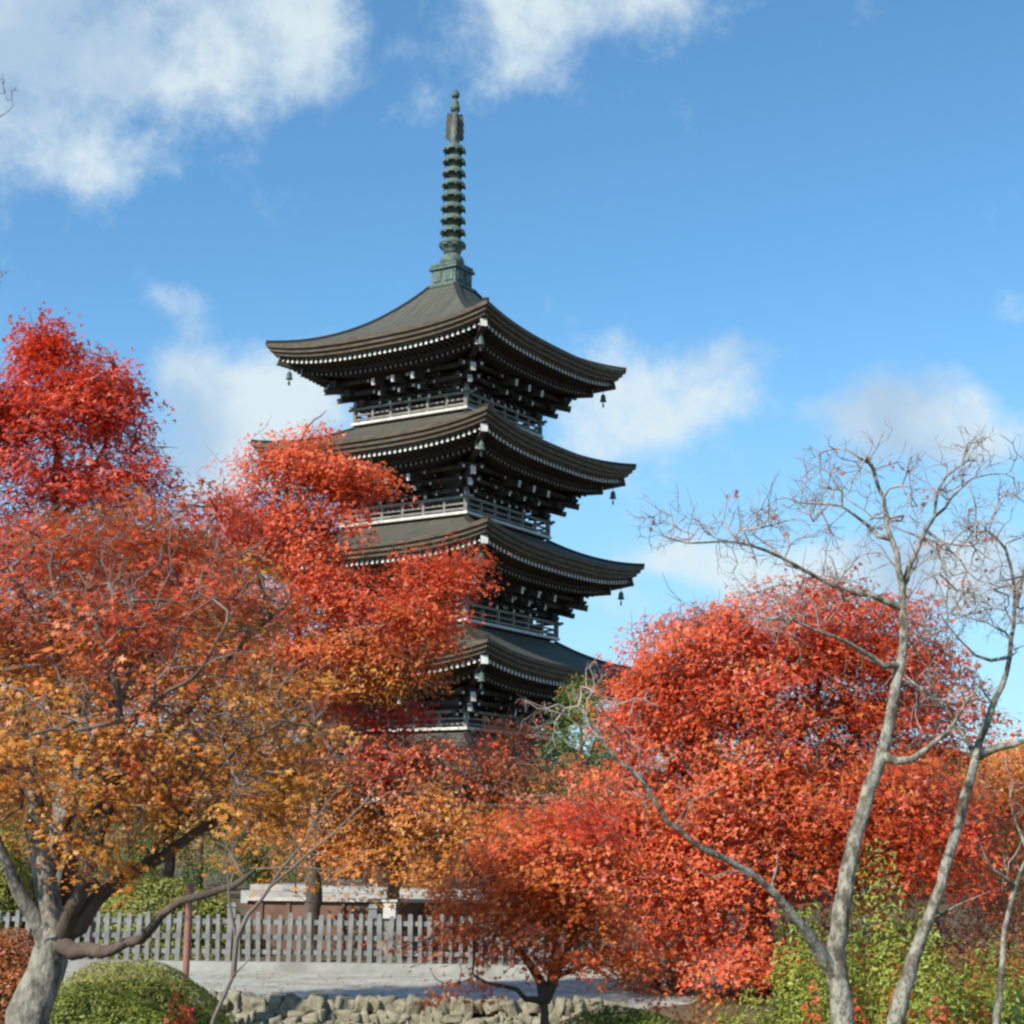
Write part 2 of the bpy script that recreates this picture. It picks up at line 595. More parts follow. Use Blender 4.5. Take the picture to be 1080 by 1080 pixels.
    # hip rafters at the four corners, and the wind bells below them
    for k in range(4):
        hip = MB()
        R = Matrix.Rotation(k * math.pi / 2, 3, 'Z')
        for (ins, ri, d0, d1, ww, hh) in ((0.34, 2.0, 0.60, 0.86, 0.20, 0.26), (0.92, a - c, 0.93, 0.92, 0.2, 0.24)):
            p0 = R @ Vector((a - ins, -(a - ins), zt - d0 - ins * 0.06))
            p1 = R @ Vector((a - ri, -(a - ri), z_eave(zt, 0) - d1 + 0.05))
            hip.bar(p0, p1, ww, hh, 0)
            d = (p0 - p1).normalized()
            hip.bar(p0 + d * 0.003, p0 + d * 0.03, ww + 0.02, hh + 0.02, 1)
        hip.build('hip_rafter', [MT['rafter'], MT['white']], o)
    # corner ridges on top of the roof
    for k in range(4):
        rd = MB()
        R = FACE[k]
        prev = None
        for jv in range(0, 17):
            v = jv / 16
            wd = a * (1 - v) + ctop * v
            mid = z_eave(zt, 0)
            p = (0.40 * v + 0.60 * v ** 2.3) if i == 0 else (0.62 * v + 0.38 * v ** 2)
            z = mid + (ztop - mid) * p + (zt - mid) * (1 - v) ** 2.0
            pt = R @ Vector((wd - 0.02, -wd + 0.02, z + 0.02))
            if prev is not None:
                rd.bar(prev, pt, 0.16, 0.10)
            prev = pt
        rd.build('hip_ridge', MT['roof'], o)
    for k in range(4):
        b = MB()
        R = FACE[k]
        p = R @ Vector((a - 0.62, -(a - 0.62), zt - 0.98))
        b.lathe([(0.012, 0.22), (0.012, 0.02), (0.05, 0.0), (0.085, -0.05), (0.095, -0.18), (0.125, -0.26), (0.11, -0.262)], p, 12)
        b.lathe([(0.014, 0.0), (0.014, -0.34)], p, 6)
        b.box(p + Vector((0, 0, -0.41)), (0.012, 0.11, 0.14))
        b.build('wind_bell', MT['bronze'], o, smooth=False)
    return o


def body_half(i):
    return (B[i] - 0.60) if i < 4 else 2.75


def storey(i):
    c = body_half(i)
    zb = (ZB[i] if i < 4 else 0.30) + GZ
    ze = z_eave(ZT[i], 0) + GZ
    top = ze - 0.74
    m = MB()
    m.box((0, 0, (zb + top) / 2), (2 * c - 0.16, 2 * c - 0.16, top - zb))
    o = m.build('storey', MT['plaster'], PAG)
    pil, beam = MB(), MB()
    pos = [-c, -c / 3, c / 3, c]
    for k in range(4):
        R = FACE[k]
        for s in pos[:3]:
            p = R @ Vector((s, -c, 0))
            pil.lathe([(0.13, zb), (0.13, ze - 1.95)], (p.x, p.y, 0), 12)
        hb = ze - 1.92
        for z, hgt in ((hb - 0.10, 0.16), (zb + 0.07, 0.12), (zb + (hb - zb) * 0.62, 0.1)):
            beam.bar(R @ Vector((-c - 0.12, -c - 0.075, z)), R @ Vector((c + 0.065, -c - 0.075, z)), 0.11, hgt)
    pil.build('pillars', MT['dwood'], o)
    beam.build('tie_beams', MT['dwood'], o)
    hb = ze - 2.02
    for k in range(4):
        R = FACE[k]
        d = MB()
        z0, z1 = zb + 0.14, zb + (hb - zb) * 0.58
        for sgn in (-1, 1):
            d.bar(R @ Vector((sgn * c * 0.145, -c + 0.02, z0)), R @ Vector((sgn * c * 0.145, -c + 0.02, z1)), 0.07, c * 0.27) if False else d.box(
                R @ Vector((sgn * c * 0.147, -c + 0.05, (z0 + z1) / 2)), (c * 0.28, 0.06, z1 - z0), R)
            for fz in (0.2, 0.5, 0.8):
                d.box(R @ Vector((sgn * c * 0.147, -c + 0.012, z0 + (z1 - z0) * fz)), (c * 0.25, 0.03, 0.05), R)
        d.build('door', MT['dwood'], o)
        for sgn in (-1, 1):
            wn = MB()
            zc = (z0 + z1) / 2 + 0.02
            n = 9
            wn.box(R @ Vector((sgn * c * 0.665, -c + 0.07, zc)), (c * 0.50, 0.03, (z1 - z0) * 0.8), R)
            for q in range(n):
                wn.box(R @ Vector((sgn * c * 0.665 + c * 0.46 * (q / (n - 1) - 0.5), -c + 0.035, zc)), (0.035, 0.04, (z1 - z0) * 0.74), R)
            wn.build('lattice_window', MT['dwood'], o)
    # bracketing: three steps of arms out from each pillar, long tail rafters, all with white painted ends
    par = MB()
    for k in range(4):
        R = FACE[k]
        for j in (1, 2, 3):
            L = c + 0.35 * j
            par.bar(R @ Vector((-L + 0.06, -L, ze - 1.86 + 0.3 * j)), R @ Vector((L + 0.055, -L, ze - 1.86 + 0.3 * j)), 0.11, 0.13)
    br = par.build('bracketing', MT['dwood'], PAG)

    def bracket(R, s, diag):
        g = MB()
        f = math.sqrt(2) if diag else 1.0

        def P(out, lat, z):
            if diag:
                q = Vector((c + out, -(c + out), z)) + Vector((1, 1, 0)) * (lat / math.sqrt(2))
            else:
                q = Vector((s + lat, -(c + out), z))
            return R @ q
        for j in (1, 2, 3):
            o_ = 0.35 * j
            z = ze - 2.0 + 0.3 * j
            e0, e1 = P(0, 0, z), P(o_ + 0.17, 0, z)
            g.bar(e0, e1, 0.13, 0.17, 0)
            d = (e1 - e0).normalized()
            g.bar(e1 + d * 0.003, e1 + d * 0.018, 0.10 if not diag else 0.15, 0.11 if not diag else 0.17, 1)
            for lat in ((-0.44, 0, 0.44) if not diag else (-0.3, 0, 0.3)):
                g.box(P(o_, lat, z + 0.165), (0.20, 0.20, 0.11), R)
                if lat:
                    q0, q1 = P(o_, lat, z + 0.06), P(o_ + 0.16, lat, z + 0.06)
                    g.bar(q0, q1, 0.09, 0.10, 0)
                    g.bar(q1, q1 + (q1 - q0).normalized() * 0.015, 0.07, 0.08, 1)
                if j < 3 or diag:
                    g.box(P(o_, lat, z + 0.07), (0.13, 0.13, 0.06), R)
            c0, c1 = P(o_ - 0.35, -0.5, z + 0.055), P(o_ - 0.35, 0.5, z + 0.055)
            if not diag:
                g.bar(c0, c1, 0.12, 0.13, 0)
                for (ca, cb) in ((c0, c1), (c1, c0)):
                    d = (ca - cb).normalized()
                    g.bar(ca + d * 0.003, ca + d * 0.016, 0.075, 0.09, 1)
        # tail rafter
        rt, rl = (1.50, 1.12) if not diag else (1.28, 0.95)
        e0, e1 = P(0.2, 0, ze - 0.98), P(rt, 0, ze - 1.20)
        g.bar(e0, e1, 0.14, 0.20, 0)
        d = (e1 - e0).normalized()
        g.bar(e1 + d * 0.003, e1 + d * 0.02, 0.13 if not diag else 0.17, 0.22, 1)
        e0, e1 = P(0.2, 0, ze - 1.28), P(rl, 0, ze - 1.50)
        g.bar(e0, e1, 0.13, 0.17, 0)
        d = (e1 - e0).normalized()
        g.bar(e1 + d * 0.003, e1 + d * 0.02, 0.09 if not diag else 0.15, 0.14, 1)
        g.build('bracket', [MT['dwood'], MT['white']], br)
    for k in range(4):
        for s in (-c / 3 * 1.35, 0.0, c / 3 * 1.35):
            bracket(FACE[k], s, False)
        bracket(FACE[k], 0, True)


def balcony(i):
    b, zb = B[i], ZB[i] + GZ
    m = MB()
    for k in range(4):
        R = FACE[k]
        m.bar(R @ Vector((-b, -b + 0.07, zb - 0.045)), R @ Vector((b - 0.14, -b + 0.07, zb - 0.045)), 0.14, 0.09, 1)
    m.box((0, 0, zb - 0.06), (2 * b - 0.28, 2 * b - 0.28, 0.08), None, 0)
    m.box((0, 0, zb - 0.30), (2 * b - 0.5, 2 * b - 0.5, 0.40), None, 0)
    o = m.build('balcony', [MT['dwood'], MT['white']], PAG)
    for k in range(4):
        R = FACE[k]
        g = MB()
        e = b - 0.10
        g.box(R @ Vector((e, -e, zb + 0.33)), (0.13, 0.13, 0.64))
        pz_ = R @ Vector((e, -e, zb + 0.66))
        g.lathe([(0.075, 0), (0.09, 0.03), (0.05, 0.06), (0.085, 0.11), (0.03, 0.17)], pz_, 10)
        n = 6
        for q in range(1, n):
            g.box(R @ Vector((-e + 2 * e * q / n, -e, zb + (0.22 if q % 2 else 0.26))), (0.085, 0.085, 0.40 if q % 2 else 0.48))
        for z, t in ((0.10, 0.07), (0.27, 0.055), (0.49, 0.085)):
            ex = 0.28 if z > 0.4 else 0.0
            g.bar(R @ Vector((-e - ex, -e + 0.003, zb + z)), R @ Vector((e + ex, -e + 0.003, zb + z)), 0.075, t)
        g.build('railing', MT['gwood'], o)


for i in range(5):
    roof(i)
    storey(i)
for i in range(4):
    balcony(i)
m = MB()
m.box((0, 0, 0.20), (9.2, 9.2, 0.40))
m.box((0, 0, 0.50), (8.8, 8.8, 0.18))
m.build('podium', MT['stone'], PAG)


def spire():
    def zz(py):
        return 21.57 + (292 - py) / 27.35 + GZ
    m = MB()
    z0, z1 = zz(306.5), zz(284)
    m.box((0, 0, (z0 + z1) / 2), (1.04, 1.04, z1 - z0))
    m.box((0, 0, z0 + 0.05), (1.30, 1.30, 0.10))
    m.box((0, 0, z1 - 0.10), (1.20, 1.20, 0.09))
    m.box((0, 0, z1 + 0.03), (1.10, 1.10, 0.08))
    for k in range(4):
        for s in (-0.26, 0.26):
            m.box(FACE[k] @ Vector((s, -0.53, (z0 + z1) / 2)), (0.34, 0.05, (z1 - z0) * 0.45), FACE[k])
    o = m.build('spire', MT['bronze'], PAG)
    d = MB()
    zd = zz(281)
    d.lathe([(0.44, 0), (0.45, 0.12), (0.40, 0.28), (0.30, 0.40), (0.24, 0.46), (0.24, 0.50)], (0, 0, zd), 24)
    d.build('dome', MT['bronze'], o, smooth=True)
    l = MB()
    zl = zz(269.5)
    l.lathe([(0.24, 0), (0.30, 0.05), (0.34, 0.16), (0.46, 0.32), (0.50, 0.36), (0.44, 0.34), (0.30, 0.20), (0.1, 0.2)], (0, 0, zl), 24)
    for k in range(8):
        a = k * math.pi / 4
        l.box((0.43 * math.cos(a), 0.43 * math.sin(a), zl + 0.34), (0.10, 0.20, 0.12), Matrix.Rotation(a, 3, 'Z'), 0, 0.6)
    l.build('lotus_flower', MT['bronze'], o)
    p = MB()
    p.lathe([(0.21, zz(270)), (0.18, zz(150)), (0.09, zz(118)), (0.07, zz(103))], (0, 0, 0), 14)
    p.build('mast', MT['bronze'], o, smooth=True)
    for k in range(9):
        py = 257.5 - k * 12.35
        r = 0.455 - 0.007 * k
        g = MB()
        g.lathe([(0.20, 0.20), (0.27, 0.155), (r - 0.04, 0.03), (r, 0.0), (r + 0.005, -0.07), (r - 0.04, -0.085), (0.30, -0.05), (0.23, -0.03), (0.21, -0.12)], (0, 0, zz(py)), 24)
        for q in range(8):
            a = q * math.pi / 4
            g.box((r * math.cos(a), r * math.sin(a), zz(py) - 0.10), (0.05, 0.07, 0.09), Matrix.Rotation(a, 3, 'Z'))
        g.build('ring', MT['bronze'], o)
    fl = MB()
    zf0, zf1 = zz(149), zz(120.5)
    H = zf1 - zf0
    outl = [(0.06, 0), (0.30, 0.0), (0.35, 0.12), (0.31, 0.22), (0.35, 0.36), (0.31, 0.48), (0.34, 0.62), (0.30, 0.74), (0.32, 0.86), (0.27, 1.0), (0.06, 0.96)]
    for k in range(4):
        R = Matrix.Rotation(k * math.pi / 2 + 0.5704 + 0.2, 3, 'Z')
        n = len(outl)
        vs = [R @ Vector((x, -0.02, zf0 + H * z)) for x, z in outl] + [R @ Vector((x, 0.02, zf0 + H * z)) for x, z in outl]
        fs = [tuple(range(n)), tuple(range(2 * n - 1, n - 1, -1))] + [(q, q + n, (q + 1) % n + n, (q + 1) % n) for q in range(n)]
        fl.add(vs, fs)
    fl.build('flame_plates', MT['brown_bronze'], o)
    j = MB()
    j.lathe([(0.08, 0), (0.17, 0.05), (0.18, 0.16), (0.14, 0.30), (0.13, 0.42), (0.09, 0.46)], (0, 0, zz(119)), 16)
    j.build('dragon_ball', MT['bronze'], o, smooth=True)
    j = MB()
    j.lathe([(0.08, 0), (0.145, 0.05), (0.15, 0.16), (0.10, 0.27), (0.03, 0.36)], (0, 0, zz(104)), 16)
    j.build('jewel', MT['bronze'], o, smooth=True)


spire()

# ------------------------------------------------------------------ fence, path edge, stones, posts
FY = 25.8
fe = empty('picket_fence', (0, FY, -0.29))
tag(fe, 'long grey wooden picket fence on a concrete kerb behind the pale gravel path', 'fence')
mb = MB()
mb.box((-1.55, 0, 0.07), (16.6, 0.34, 0.14))
mb.build('kerb', MT['concrete'], fe)
picket = None
x = -8.5
while x < 6.6:
    if picket is None:
        mb = MB()
        mb.box((0, 0, 0.34), (0.066, 0.035, 0.68))
        mb.box((0, 0, 0.691), (0.066, 0.035, 0.022), None, 0, 0.6)
        picket = mb.build('picket', MT['fence'], fe)
        o = picket
    else:
        o = picket.copy()
        col.objects.link(o)
        o.parent = fe
    o.location = (x, random.uniform(-0.004, 0.004), 0.145)
    o.rotation_euler = (random.uniform(-0.01, 0.01), random.uniform(-0.035, 0.035), 0)
    o.scale = (random.uniform(0.8, 1.15), 1, random.uniform(0.95, 1.04))
    x += 0.153
mb = MB()
for z in (0.28, 0.50, 0.72):
    mb.box((-0.95, 0.052, z), (15.3, 0.06, 0.07))
mb.build('rails', MT['fence'], fe)
for q in range(8):
    mb = MB()
    px_ = -8.5 + q * 2.15
    mb.box((px_, 0.145, 0.54), (0.125, 0.125, 0.80))
    mb.box((px_, 0.145, 0.97), (0.16, 0.16, 0.06), None, 0, 0.6)
    mb.build('post', MT['fence'], fe)

p0, p1 = at(262, 945, 30), at(520, 948, 30)
lw = empty('boundary_wall', ((p0[0] + p1[0]) / 2, 30, -0.29))
tag(lw, 'low brown boarded wall with a white coping seen over the picket fence', 'wall')
L = p1[0] - p0[0]
mb = MB()
mb.box((0, 0, 0.45), (L, 0.16, 0.90))
for q in range(9):
    mb.box((-L / 2 + L * (q + 0.5) / 9, -0.095, 0.45), (0.07, 0.03, 0.90))
mb.build('boards', MT['brownwood'], lw)
mb = MB()
mb.box((0, 0, 0.93), (L + 0.1, 0.30, 0.055))
mb.build('coping', MT['white'], lw)
p = at(411, 957, 27.2)
nb = empty('notice_box', (p[0], 27.2, -0.29))
tag(nb, 'small white box on a short grey post just behind the picket fence', 'box')
mb = MB()
mb.box((0, 0, 0.37), (0.08, 0.08, 0.74))
mb.build('post', MT['fence'], nb)
mb = MB()
mb.box((0, 0, 0.87), (0.20, 0.16, 0.26))
mb.box((0, 0, 1.015), (0.25, 0.21, 0.03))
mb.build('housing', MT['white'], nb)

p = at(198, 985, 20.9)
rp = empty('marker_post', (p[0], 20.9, -0.29))
tag(rp, 'thin faded red post standing upright beside the gravel path', 'post')
mb = MB()
mb.lathe([(0.042, 0), (0.042, 1.32), (0.036, 1.345)], (0, 0, 0), 12)
mb.build('shaft', MT['redpost'], rp, smooth=False)
mb = MB()
mb.lathe([(0.05, 1.346), (0.052, 1.38), (0.03, 1.40)], (0, 0, 0), 12)
mb.build('cap', MT['redpost'], rp)


def blob_rock(rs, n=2):
    """A rough block of stone: a subdivided cube pushed about."""
    g = 4
    V, Fc, idx = [], [], {}

    def vid(p):
        key = tuple(np.round(p, 4))
        if key not in idx:
            idx[key] = len(V)
            V.append(p)
        return idx[key]
    for ax in range(3):
        for sg in (-1, 1):
            for i in range(g):
                for j in range(g):
                    q = []
                    for (di, dj) in ((0, 0), (1, 0), (1, 1), (0, 1)):
                        p = [0, 0, 0]
                        p[ax] = sg
                        p[(ax + 1) % 3] = -1 + 2 * (i + di) / g
                        p[(ax + 2) % 3] = -1 + 2 * (j + dj) / g
                        q.append(vid(np.array(p, float)))
                    Fc.append(q if sg > 0 else q[::-1])
    V = np.array(V)
    nrm = np.linalg.norm(V, axis=1, keepdims=True)
    V = V * 0.86 + V / nrm * 0.20
    ph = rs.uniform(0, 6.28, (4, 3))
    for k in range(4):
        d = rs.normal(size=3)
        d /= np.linalg.norm(d)
        V = V + 0.14 * np.sin(V @ d * (2 + k) + ph[k, 0])[:, None] * d
    V += rs.normal(scale=0.045, size=V.shape)
    return V, np.array(Fc)


def stone_wall():
    Vs, Fs, off = [], [], 0
    x0, x1 = at(226, 1050, 19.85)[0], at(655, 1050, 19.85)[0]
    for row, (zc, hh, dy) in enumerate(((-0.235, 0.10, 0.06), (-0.36, 0.065, -0.06), (-0.43, 0.06, -0.20), (-0.49, 0.06, -0.34), (-0.56, 0.06, -0.48), (-0.63, 0.06, -0.62))):
        x = x0 + RS.uniform(-0.1, 0.1)
        while x < x1:
            wd = RS.uniform(0.05, 0.10) if row == 0 else RS.uniform(0.04, 0.11)
            V, Fc = blob_rock(RS)
            ang = RS.uniform(-0.35, 0.35)
            sc_ = np.array([wd * RS.uniform(0.85, 1.15), 0.2, hh * RS.uniform(0.7, 1.25)])
            V = V * sc_
            V = np.stack([V[:, 0] * math.cos(ang) - V[:, 2] * math.sin(ang), V[:, 1], V[:, 0] * math.sin(ang) + V[:, 2] * math.cos(ang)], 1)
            V += np.array([x + wd, 19.85 + dy + RS.uniform(-0.05, 0.05), zc + RS.uniform(-0.035, 0.035)])
            Vs.append(V)
            Fs.append(Fc + off)
            off += len(V)
            x += wd * 1.8
    o = np_mesh('stone_wall', np.concatenate(Vs), np.concatenate(Fs), MT['rock'])
    tag(o, 'low wall of rough mossy stones holding up the gravel path', 'stone wall')


stone_wall()

# ------------------------------------------------------------------ plants: skeletons, leaves
DENS, PER = 5.2, 3.0
UP = np.array([0, 0, 1.0])
PAL = {
    'deepred': (0.62, 0.055, 0.022), 'red': (0.80, 0.098, 0.034), 'scarlet': (0.83, 0.145, 0.036), 'vermil': (0.84, 0.21, 0.038),
    'orange': (0.78, 0.28, 0.042), 'gold': (0.72, 0.37, 0.055), 'yellow': (0.70, 0.50, 0.07), 'brown': (0.42, 0.18, 0.085),
    'pink': (0.68, 0.20, 0.10), 'rust': (0.54, 0.17, 0.04), 'olive': (0.22, 0.22, 0.05),
    'lime': (0.31, 0.37, 0.05), 'green': (0.09, 0.17, 0.03), 'dkgreen': (0.045, 0.085, 0.022), 'ygreen': (0.33, 0.35, 0.06), 'moss': (0.19, 0.22, 0.045), 'hedgey': (0.43, 0.40, 0.085), 'hedgeg': (0.28, 0.33, 0.05),
}


def pal(names):
    return np.array([PAL[n] for n in names])


def crm(pts, step):
    """Smooth path through points at even steps."""
    P = np.array(pts, float)
    P = np.vstack([2 * P[0] - P[1], P, 2 * P[-1] - P[-2]])
    out = [P[1]]
    for i in range(1, len(P) - 2):
        n = max(1, int(round(np.linalg.norm(P[i + 1] - P[i]) / step)))
        for k in range(1, n + 1):
            t = k / n
            out.append(0.5 * ((2 * P[i]) + (-P[i - 1] + P[i + 1]) * t + (2 * P[i - 1] - 5 * P[i] + 4 * P[i + 1] - P[i + 2]) * t * t + (-P[i - 1] + 3 * P[i] - 3 * P[i + 1] + P[i + 2]) * t ** 3))
    return np.array(out)


class Skel:
    def __init__(s, rs, cap=60000):
        s.P = np.zeros((cap, 3))
        s.dir = np.zeros((cap, 3))
        s.par = np.full(cap, -1)
        s.rad = np.zeros(cap)
        s.grp = np.zeros(cap, int)
        s.n = 0
        s.rs = rs
        s.ng = 0
        s.tp = 0.8

    def node(s, p, par, rad=0.0, grp=-1):
        i = s.n
        s.P[i] = p
        s.par[i] = par
        s.rad[i] = rad
        s.grp[i] = grp
        if par >= 0:
            d = p - s.P[par]
            s.dir[i] = d / (np.linalg.norm(d) + 1e-9)
        else:
            s.dir[i] = UP
        s.n += 1
        return i

    def limb(s, pts, r0, r1, step=0.14, wob=0.012, root=False):
        path = crm(pts, step)
        n = len(path)
        g = s.ng
        s.ng += 1
        if root or s.n == 0:
            prev = s.node(path[0], -1, r0, g)
        else:
            prev = int(np.argmin(np.linalg.norm(s.P[:s.n] - path[0], axis=1)))
        for k in range(1, n):
            t = k / (n - 1)
            p = path[k] + s.rs.normal(scale=wob, size=3) * (1 if k < n - 1 else 0)
            flare = 0.0 if root or g == 0 else 0.55 * math.exp(-k / 1.6)
            prev = s.node(p, prev, (r0 + (r1 - r0) * t ** s.tp) * (1 + flare), g)
        return prev

    def attach(s, targets, step=0.16, wob=0.02, maxlen=9.0, sag=0.0):
        T = np.asarray(targets)
        d0 = np.array([np.min(np.linalg.norm(s.P[:s.n] - t, axis=1)) for t in T])
        ends = []
        for ti in np.argsort(d0):
            t = T[ti]
            v = t - s.P[:s.n]
            d = np.linalg.norm(v, axis=1) + 1e-6
            cosang = np.einsum('ij,ij->i', v, s.dir[:s.n]) / d
            cost = d * (1.45 - 0.6 * cosang)
            j = int(np.argmin(cost))
            dj = min(d[j], maxlen)
            k = max(1, int(math.ceil(dj / step)))
            p = s.P[j].copy()
            ctrl = p + s.dir[j] * dj * 0.38 + UP * sag * dj
            prev = j
            for q in range(1, k + 1):
                u = q / k
                b = (1 - u) ** 2 * p + 2 * u * (1 - u) * ctrl + u * u * t
                if q < k:
                    b = b + s.rs.normal(scale=wob, size=3)
                prev = s.node(b, prev)
            ends.append(prev)
        return ends

    def twigs(s, idx, n, length, spread=0.8, up=0.1, seg=2, kink=0.25):
        """Short fine shoots leaving the given nodes."""
        new = []
        for i in idx:
            for _ in range(n):
                d = s.dir[i] * (1 - spread * 0.4) + s.rs.normal(size=3) * spread * 0.6 + UP * up
                d /= np.linalg.norm(d) + 1e-9
                L = length * s.rs.uniform(0.5, 1.2)
                prev = i
                p = s.P[i].copy()
                for q in range(seg):
                    d = d + s.rs.normal(size=3) * kink
                    d /= np.linalg.norm(d)
                    p = p + d * L / seg
                    prev = s.node(p, prev)
                    if q:
                        new.append(prev)
        return new

    def finish(s, r_tip, expo=0.45, rmax=0.2):
        n = s.n
        cnt = np.zeros(n)
        has = np.zeros(n, bool)
        for i in range(n - 1, -1, -1):
            if cnt[i] == 0:
                cnt[i] = 1
            if s.par[i] >= 0:
                cnt[s.par[i]] += cnt[i]
                has[s.par[i]] = True
        r = np.minimum(r_tip * cnt ** expo, rmax)
        s.R = np.where(s.rad[:n] > 0, np.maximum(s.rad[:n], 0), r)
        # a shoot is never thicker than the wood it leaves
        for i in range(n):
            p = s.par[i]
            if p >= 0 and s.rad[i] == 0:
                s.R[i] = min(s.R[i], s.R[p] * 0.92)

    def tubes(s):
        """Chains -> {group: (V, F)} with group -1 for the fine wood."""
        n = s.n
        kids = [[] for _ in range(n)]
        for i in range(n):
            if s.par[i] >= 0:
                kids[s.par[i]].append(i)
        main = np.full(n, -1)
        for i in range(n):
            if kids[i]:
                same = [c for c in kids[i] if s.grp[c] == s.grp[i] and s.grp[i] >= 0]
                pool = same or [c for c in kids[i] if (s.grp[c] == s.grp[i])]
                if pool:
                    main[i] = max(pool, key=lambda c: s.R[c])
        out = {}
        for i in range(n):
            p = s.par[i]
            if p >= 0 and main[p] == i:
                continue
            ch = [i]
            while main[ch[-1]] >= 0:
                ch.append(main[ch[-1]])
            pts = s.P[ch]
            rr = s.R[ch]
            if p >= 0:
                pts = np.vstack([s.P[p], pts])
                rr = np.concatenate([[rr[0] * 1.08], rr])
            if len(pts) < 2:
                continue
            out.setdefault(int(s.grp[i]), []).append((pts, rr))
        res = {}
        for g, chains in out.items():
            Vs, Fs, off = [], [], 0
            for pts, rr in chains:
                rm = rr.max()
                k = 12 if rm > 0.05 else (7 if rm > 0.018 else (4 if rm > 0.006 else 3))
                V = sweep(pts, rr, k, s.rs)
                m = len(pts)
                a = np.arange(m - 1)[:, None] * k + np.arange(k)[None, :]
                b = np.arange(m - 1)[:, None] * k + (np.arange(k)[None, :] + 1) % k
                Fq = np.stack([a, b, b + k, a + k], -1).reshape(-1, 4)
                Vs.append(V)
                Fs.append(Fq + off)
                off += len(V)
            res[g] = (np.concatenate(Vs), np.concatenate(Fs))
        return res


def sweep(pts, rr, k, rs):
    m = len(pts)
    T = np.gradient(pts, axis=0)
    T /= np.linalg.norm(T, axis=1, keepdims=True) + 1e-9
    ref = np.array([1.0, 0.13, 0.07]) if abs(T[0][0]) < 0.8 else np.array([0.1, 1.0, 0.05])
    U = np.cross(T, ref)
    U /= np.linalg.norm(U, axis=1, keepdims=True) + 1e-9
    W = np.cross(T, U)
    a = np.arange(k) * 2 * math.pi / k
    R = rr[:, None] * np.ones((1, k))
    if k >= 7:
        ph = rs.uniform(0, 6.28, 3)
        q = np.arange(m)[:, None]
        R = R * (1 + 0.07 * np.sin(2 * a[None] + 0.35 * q + ph[0]) + 0.05 * np.sin(3 * a[None] - 0.5 * q + ph[1]) + rs.normal(scale=0.025, size=(m, k)))
    R[-1] *= 0.5
    return (pts[:, None, :] + R[..., None] * (np.cos(a)[None, :, None] * U[:, None, :] + np.sin(a)[None, :, None] * W[:, None, :])).reshape(-1, 3)


def star_leaf(lobes):
    """Outline of a palmate leaf in its own plane: quads meeting at the stalk end."""
    if lobes == 5:
        tips = [(-105, 0.62), (-48, 0.88), (0, 1.0), (48, 0.88), (105, 0.62)]
    else:
        tips = [(-68, 0.80), (0, 1.0), (68, 0.80)]
    half = 26 if lobes == 5 else 34
    V = [(0, 0, 0)]
    Fq = []
    for (a, r) in tips:
        i = len(V)
        for (ang, rad, z) in ((a - half, 0.36, 0.02), (a, r, -0.16 * r), (a + half, 0.36, 0.02)):
            t = math.radians(ang)
            V.append((rad * math.sin(t), rad * math.cos(t), z))
        Fq.append((0, i + 2, i + 1, i))
    V = np.array(V)
    V[:, 1] -= 0.25
    return V, np.array(Fq)


def oval_leaf():
    V = np.array([(0, -0.9, 0), (0.38, -0.1, 0.10), (0, 0.1, 0.0), (-0.38, -0.1, 0.10), (0.0, 1.0, -0.12)])
    return V, np.array([(0, 1, 2, 3), (2, 1, 4, 3)])


LEAF5, LEAF3, OVAL = star_leaf(5), star_leaf(3), oval_leaf()


def place_leaves(name, pos, nrm, size, tint, shape, material, parent, rs):
    LV, LF = shape
    n, k = len(pos), len(LV)
    nrm = nrm / (np.linalg.norm(nrm, axis=1, keepdims=True) + 1e-9)
    h = rs.normal(size=(n, 3))
    x = np.cross(nrm, h)
    x /= np.linalg.norm(x, axis=1, keepdims=True) + 1e-9
    y = np.cross(nrm, x)
    L = LV[None] * size[:, None, None]
    V = pos[:, None, :] + L[..., 0:1] * x[:, None, :] + L[..., 1:2] * y[:, None, :] + L[..., 2:3] * nrm[:, None, :]
    Fq = (LF[None] + (np.arange(n) * k)[:, None, None]).reshape(-1, 4)
    return np_mesh(name, V.reshape(-1, 3), Fq, material, parent, tint=np.repeat(tint, k, axis=0))


def in_blobs(blobs, dens, rs, shell=2.3):
    """Points through a union of ellipsoids; blob = (px, py, rx, ry in photo pixels, distance Y, depth radius m, weight)."""
    C, O, I = [], [], []
    for bi, (px, py, rx, ry, Y, rd, wt) in enumerate(blobs):
        c = at(px, py, Y)
        mx, mz = rx * Y / F, ry * Y / F
        n = max(2, int(dens * wt * (mx * mz + 0.35 * rd * (mx + mz))))
        d = rs.normal(size=(n, 3))
        d /= np.linalg.norm(d, axis=1, keepdims=True)
        r = rs.uniform(0, 1, n) ** (1 / shell)
        r = np.where(rs.uniform(size=n) < 0.07, rs.uniform(1.05, 1.0 + 0.22 / max(mx, 0.35) + 0.10, n), r)
        p = d * r[:, None]
        C.append(c + p * np.array([mx, rd, mz]))
        O.append(d)
        I.append(np.full(n, bi))
    return np.concatenate(C), np.concatenate(O), np.concatenate(I)


def vnoise(P, s, seed):
    """Cheap smooth noise in -1..1 from a few sines."""
    r = np.random.RandomState(seed)
    v = 0
    for k in range(5):
        d = r.normal(size=3)
        d /= np.linalg.norm(d)
        v = v + np.sin(P @ d * s * (0.7 + 0.5 * k) * 2 + r.uniform(0, 6.28)) / (1 + 0.3 * k)
    return v / 2.6


def ramp(t, colors):
    C = pal(colors)
    t = np.clip(t, 0, 1) * (len(C) - 1)
    i = np.minimum(t.astype(int), len(C) - 2)
    f = (t - i)[:, None]
    return C[i] * (1 - f) + C[i + 1] * f


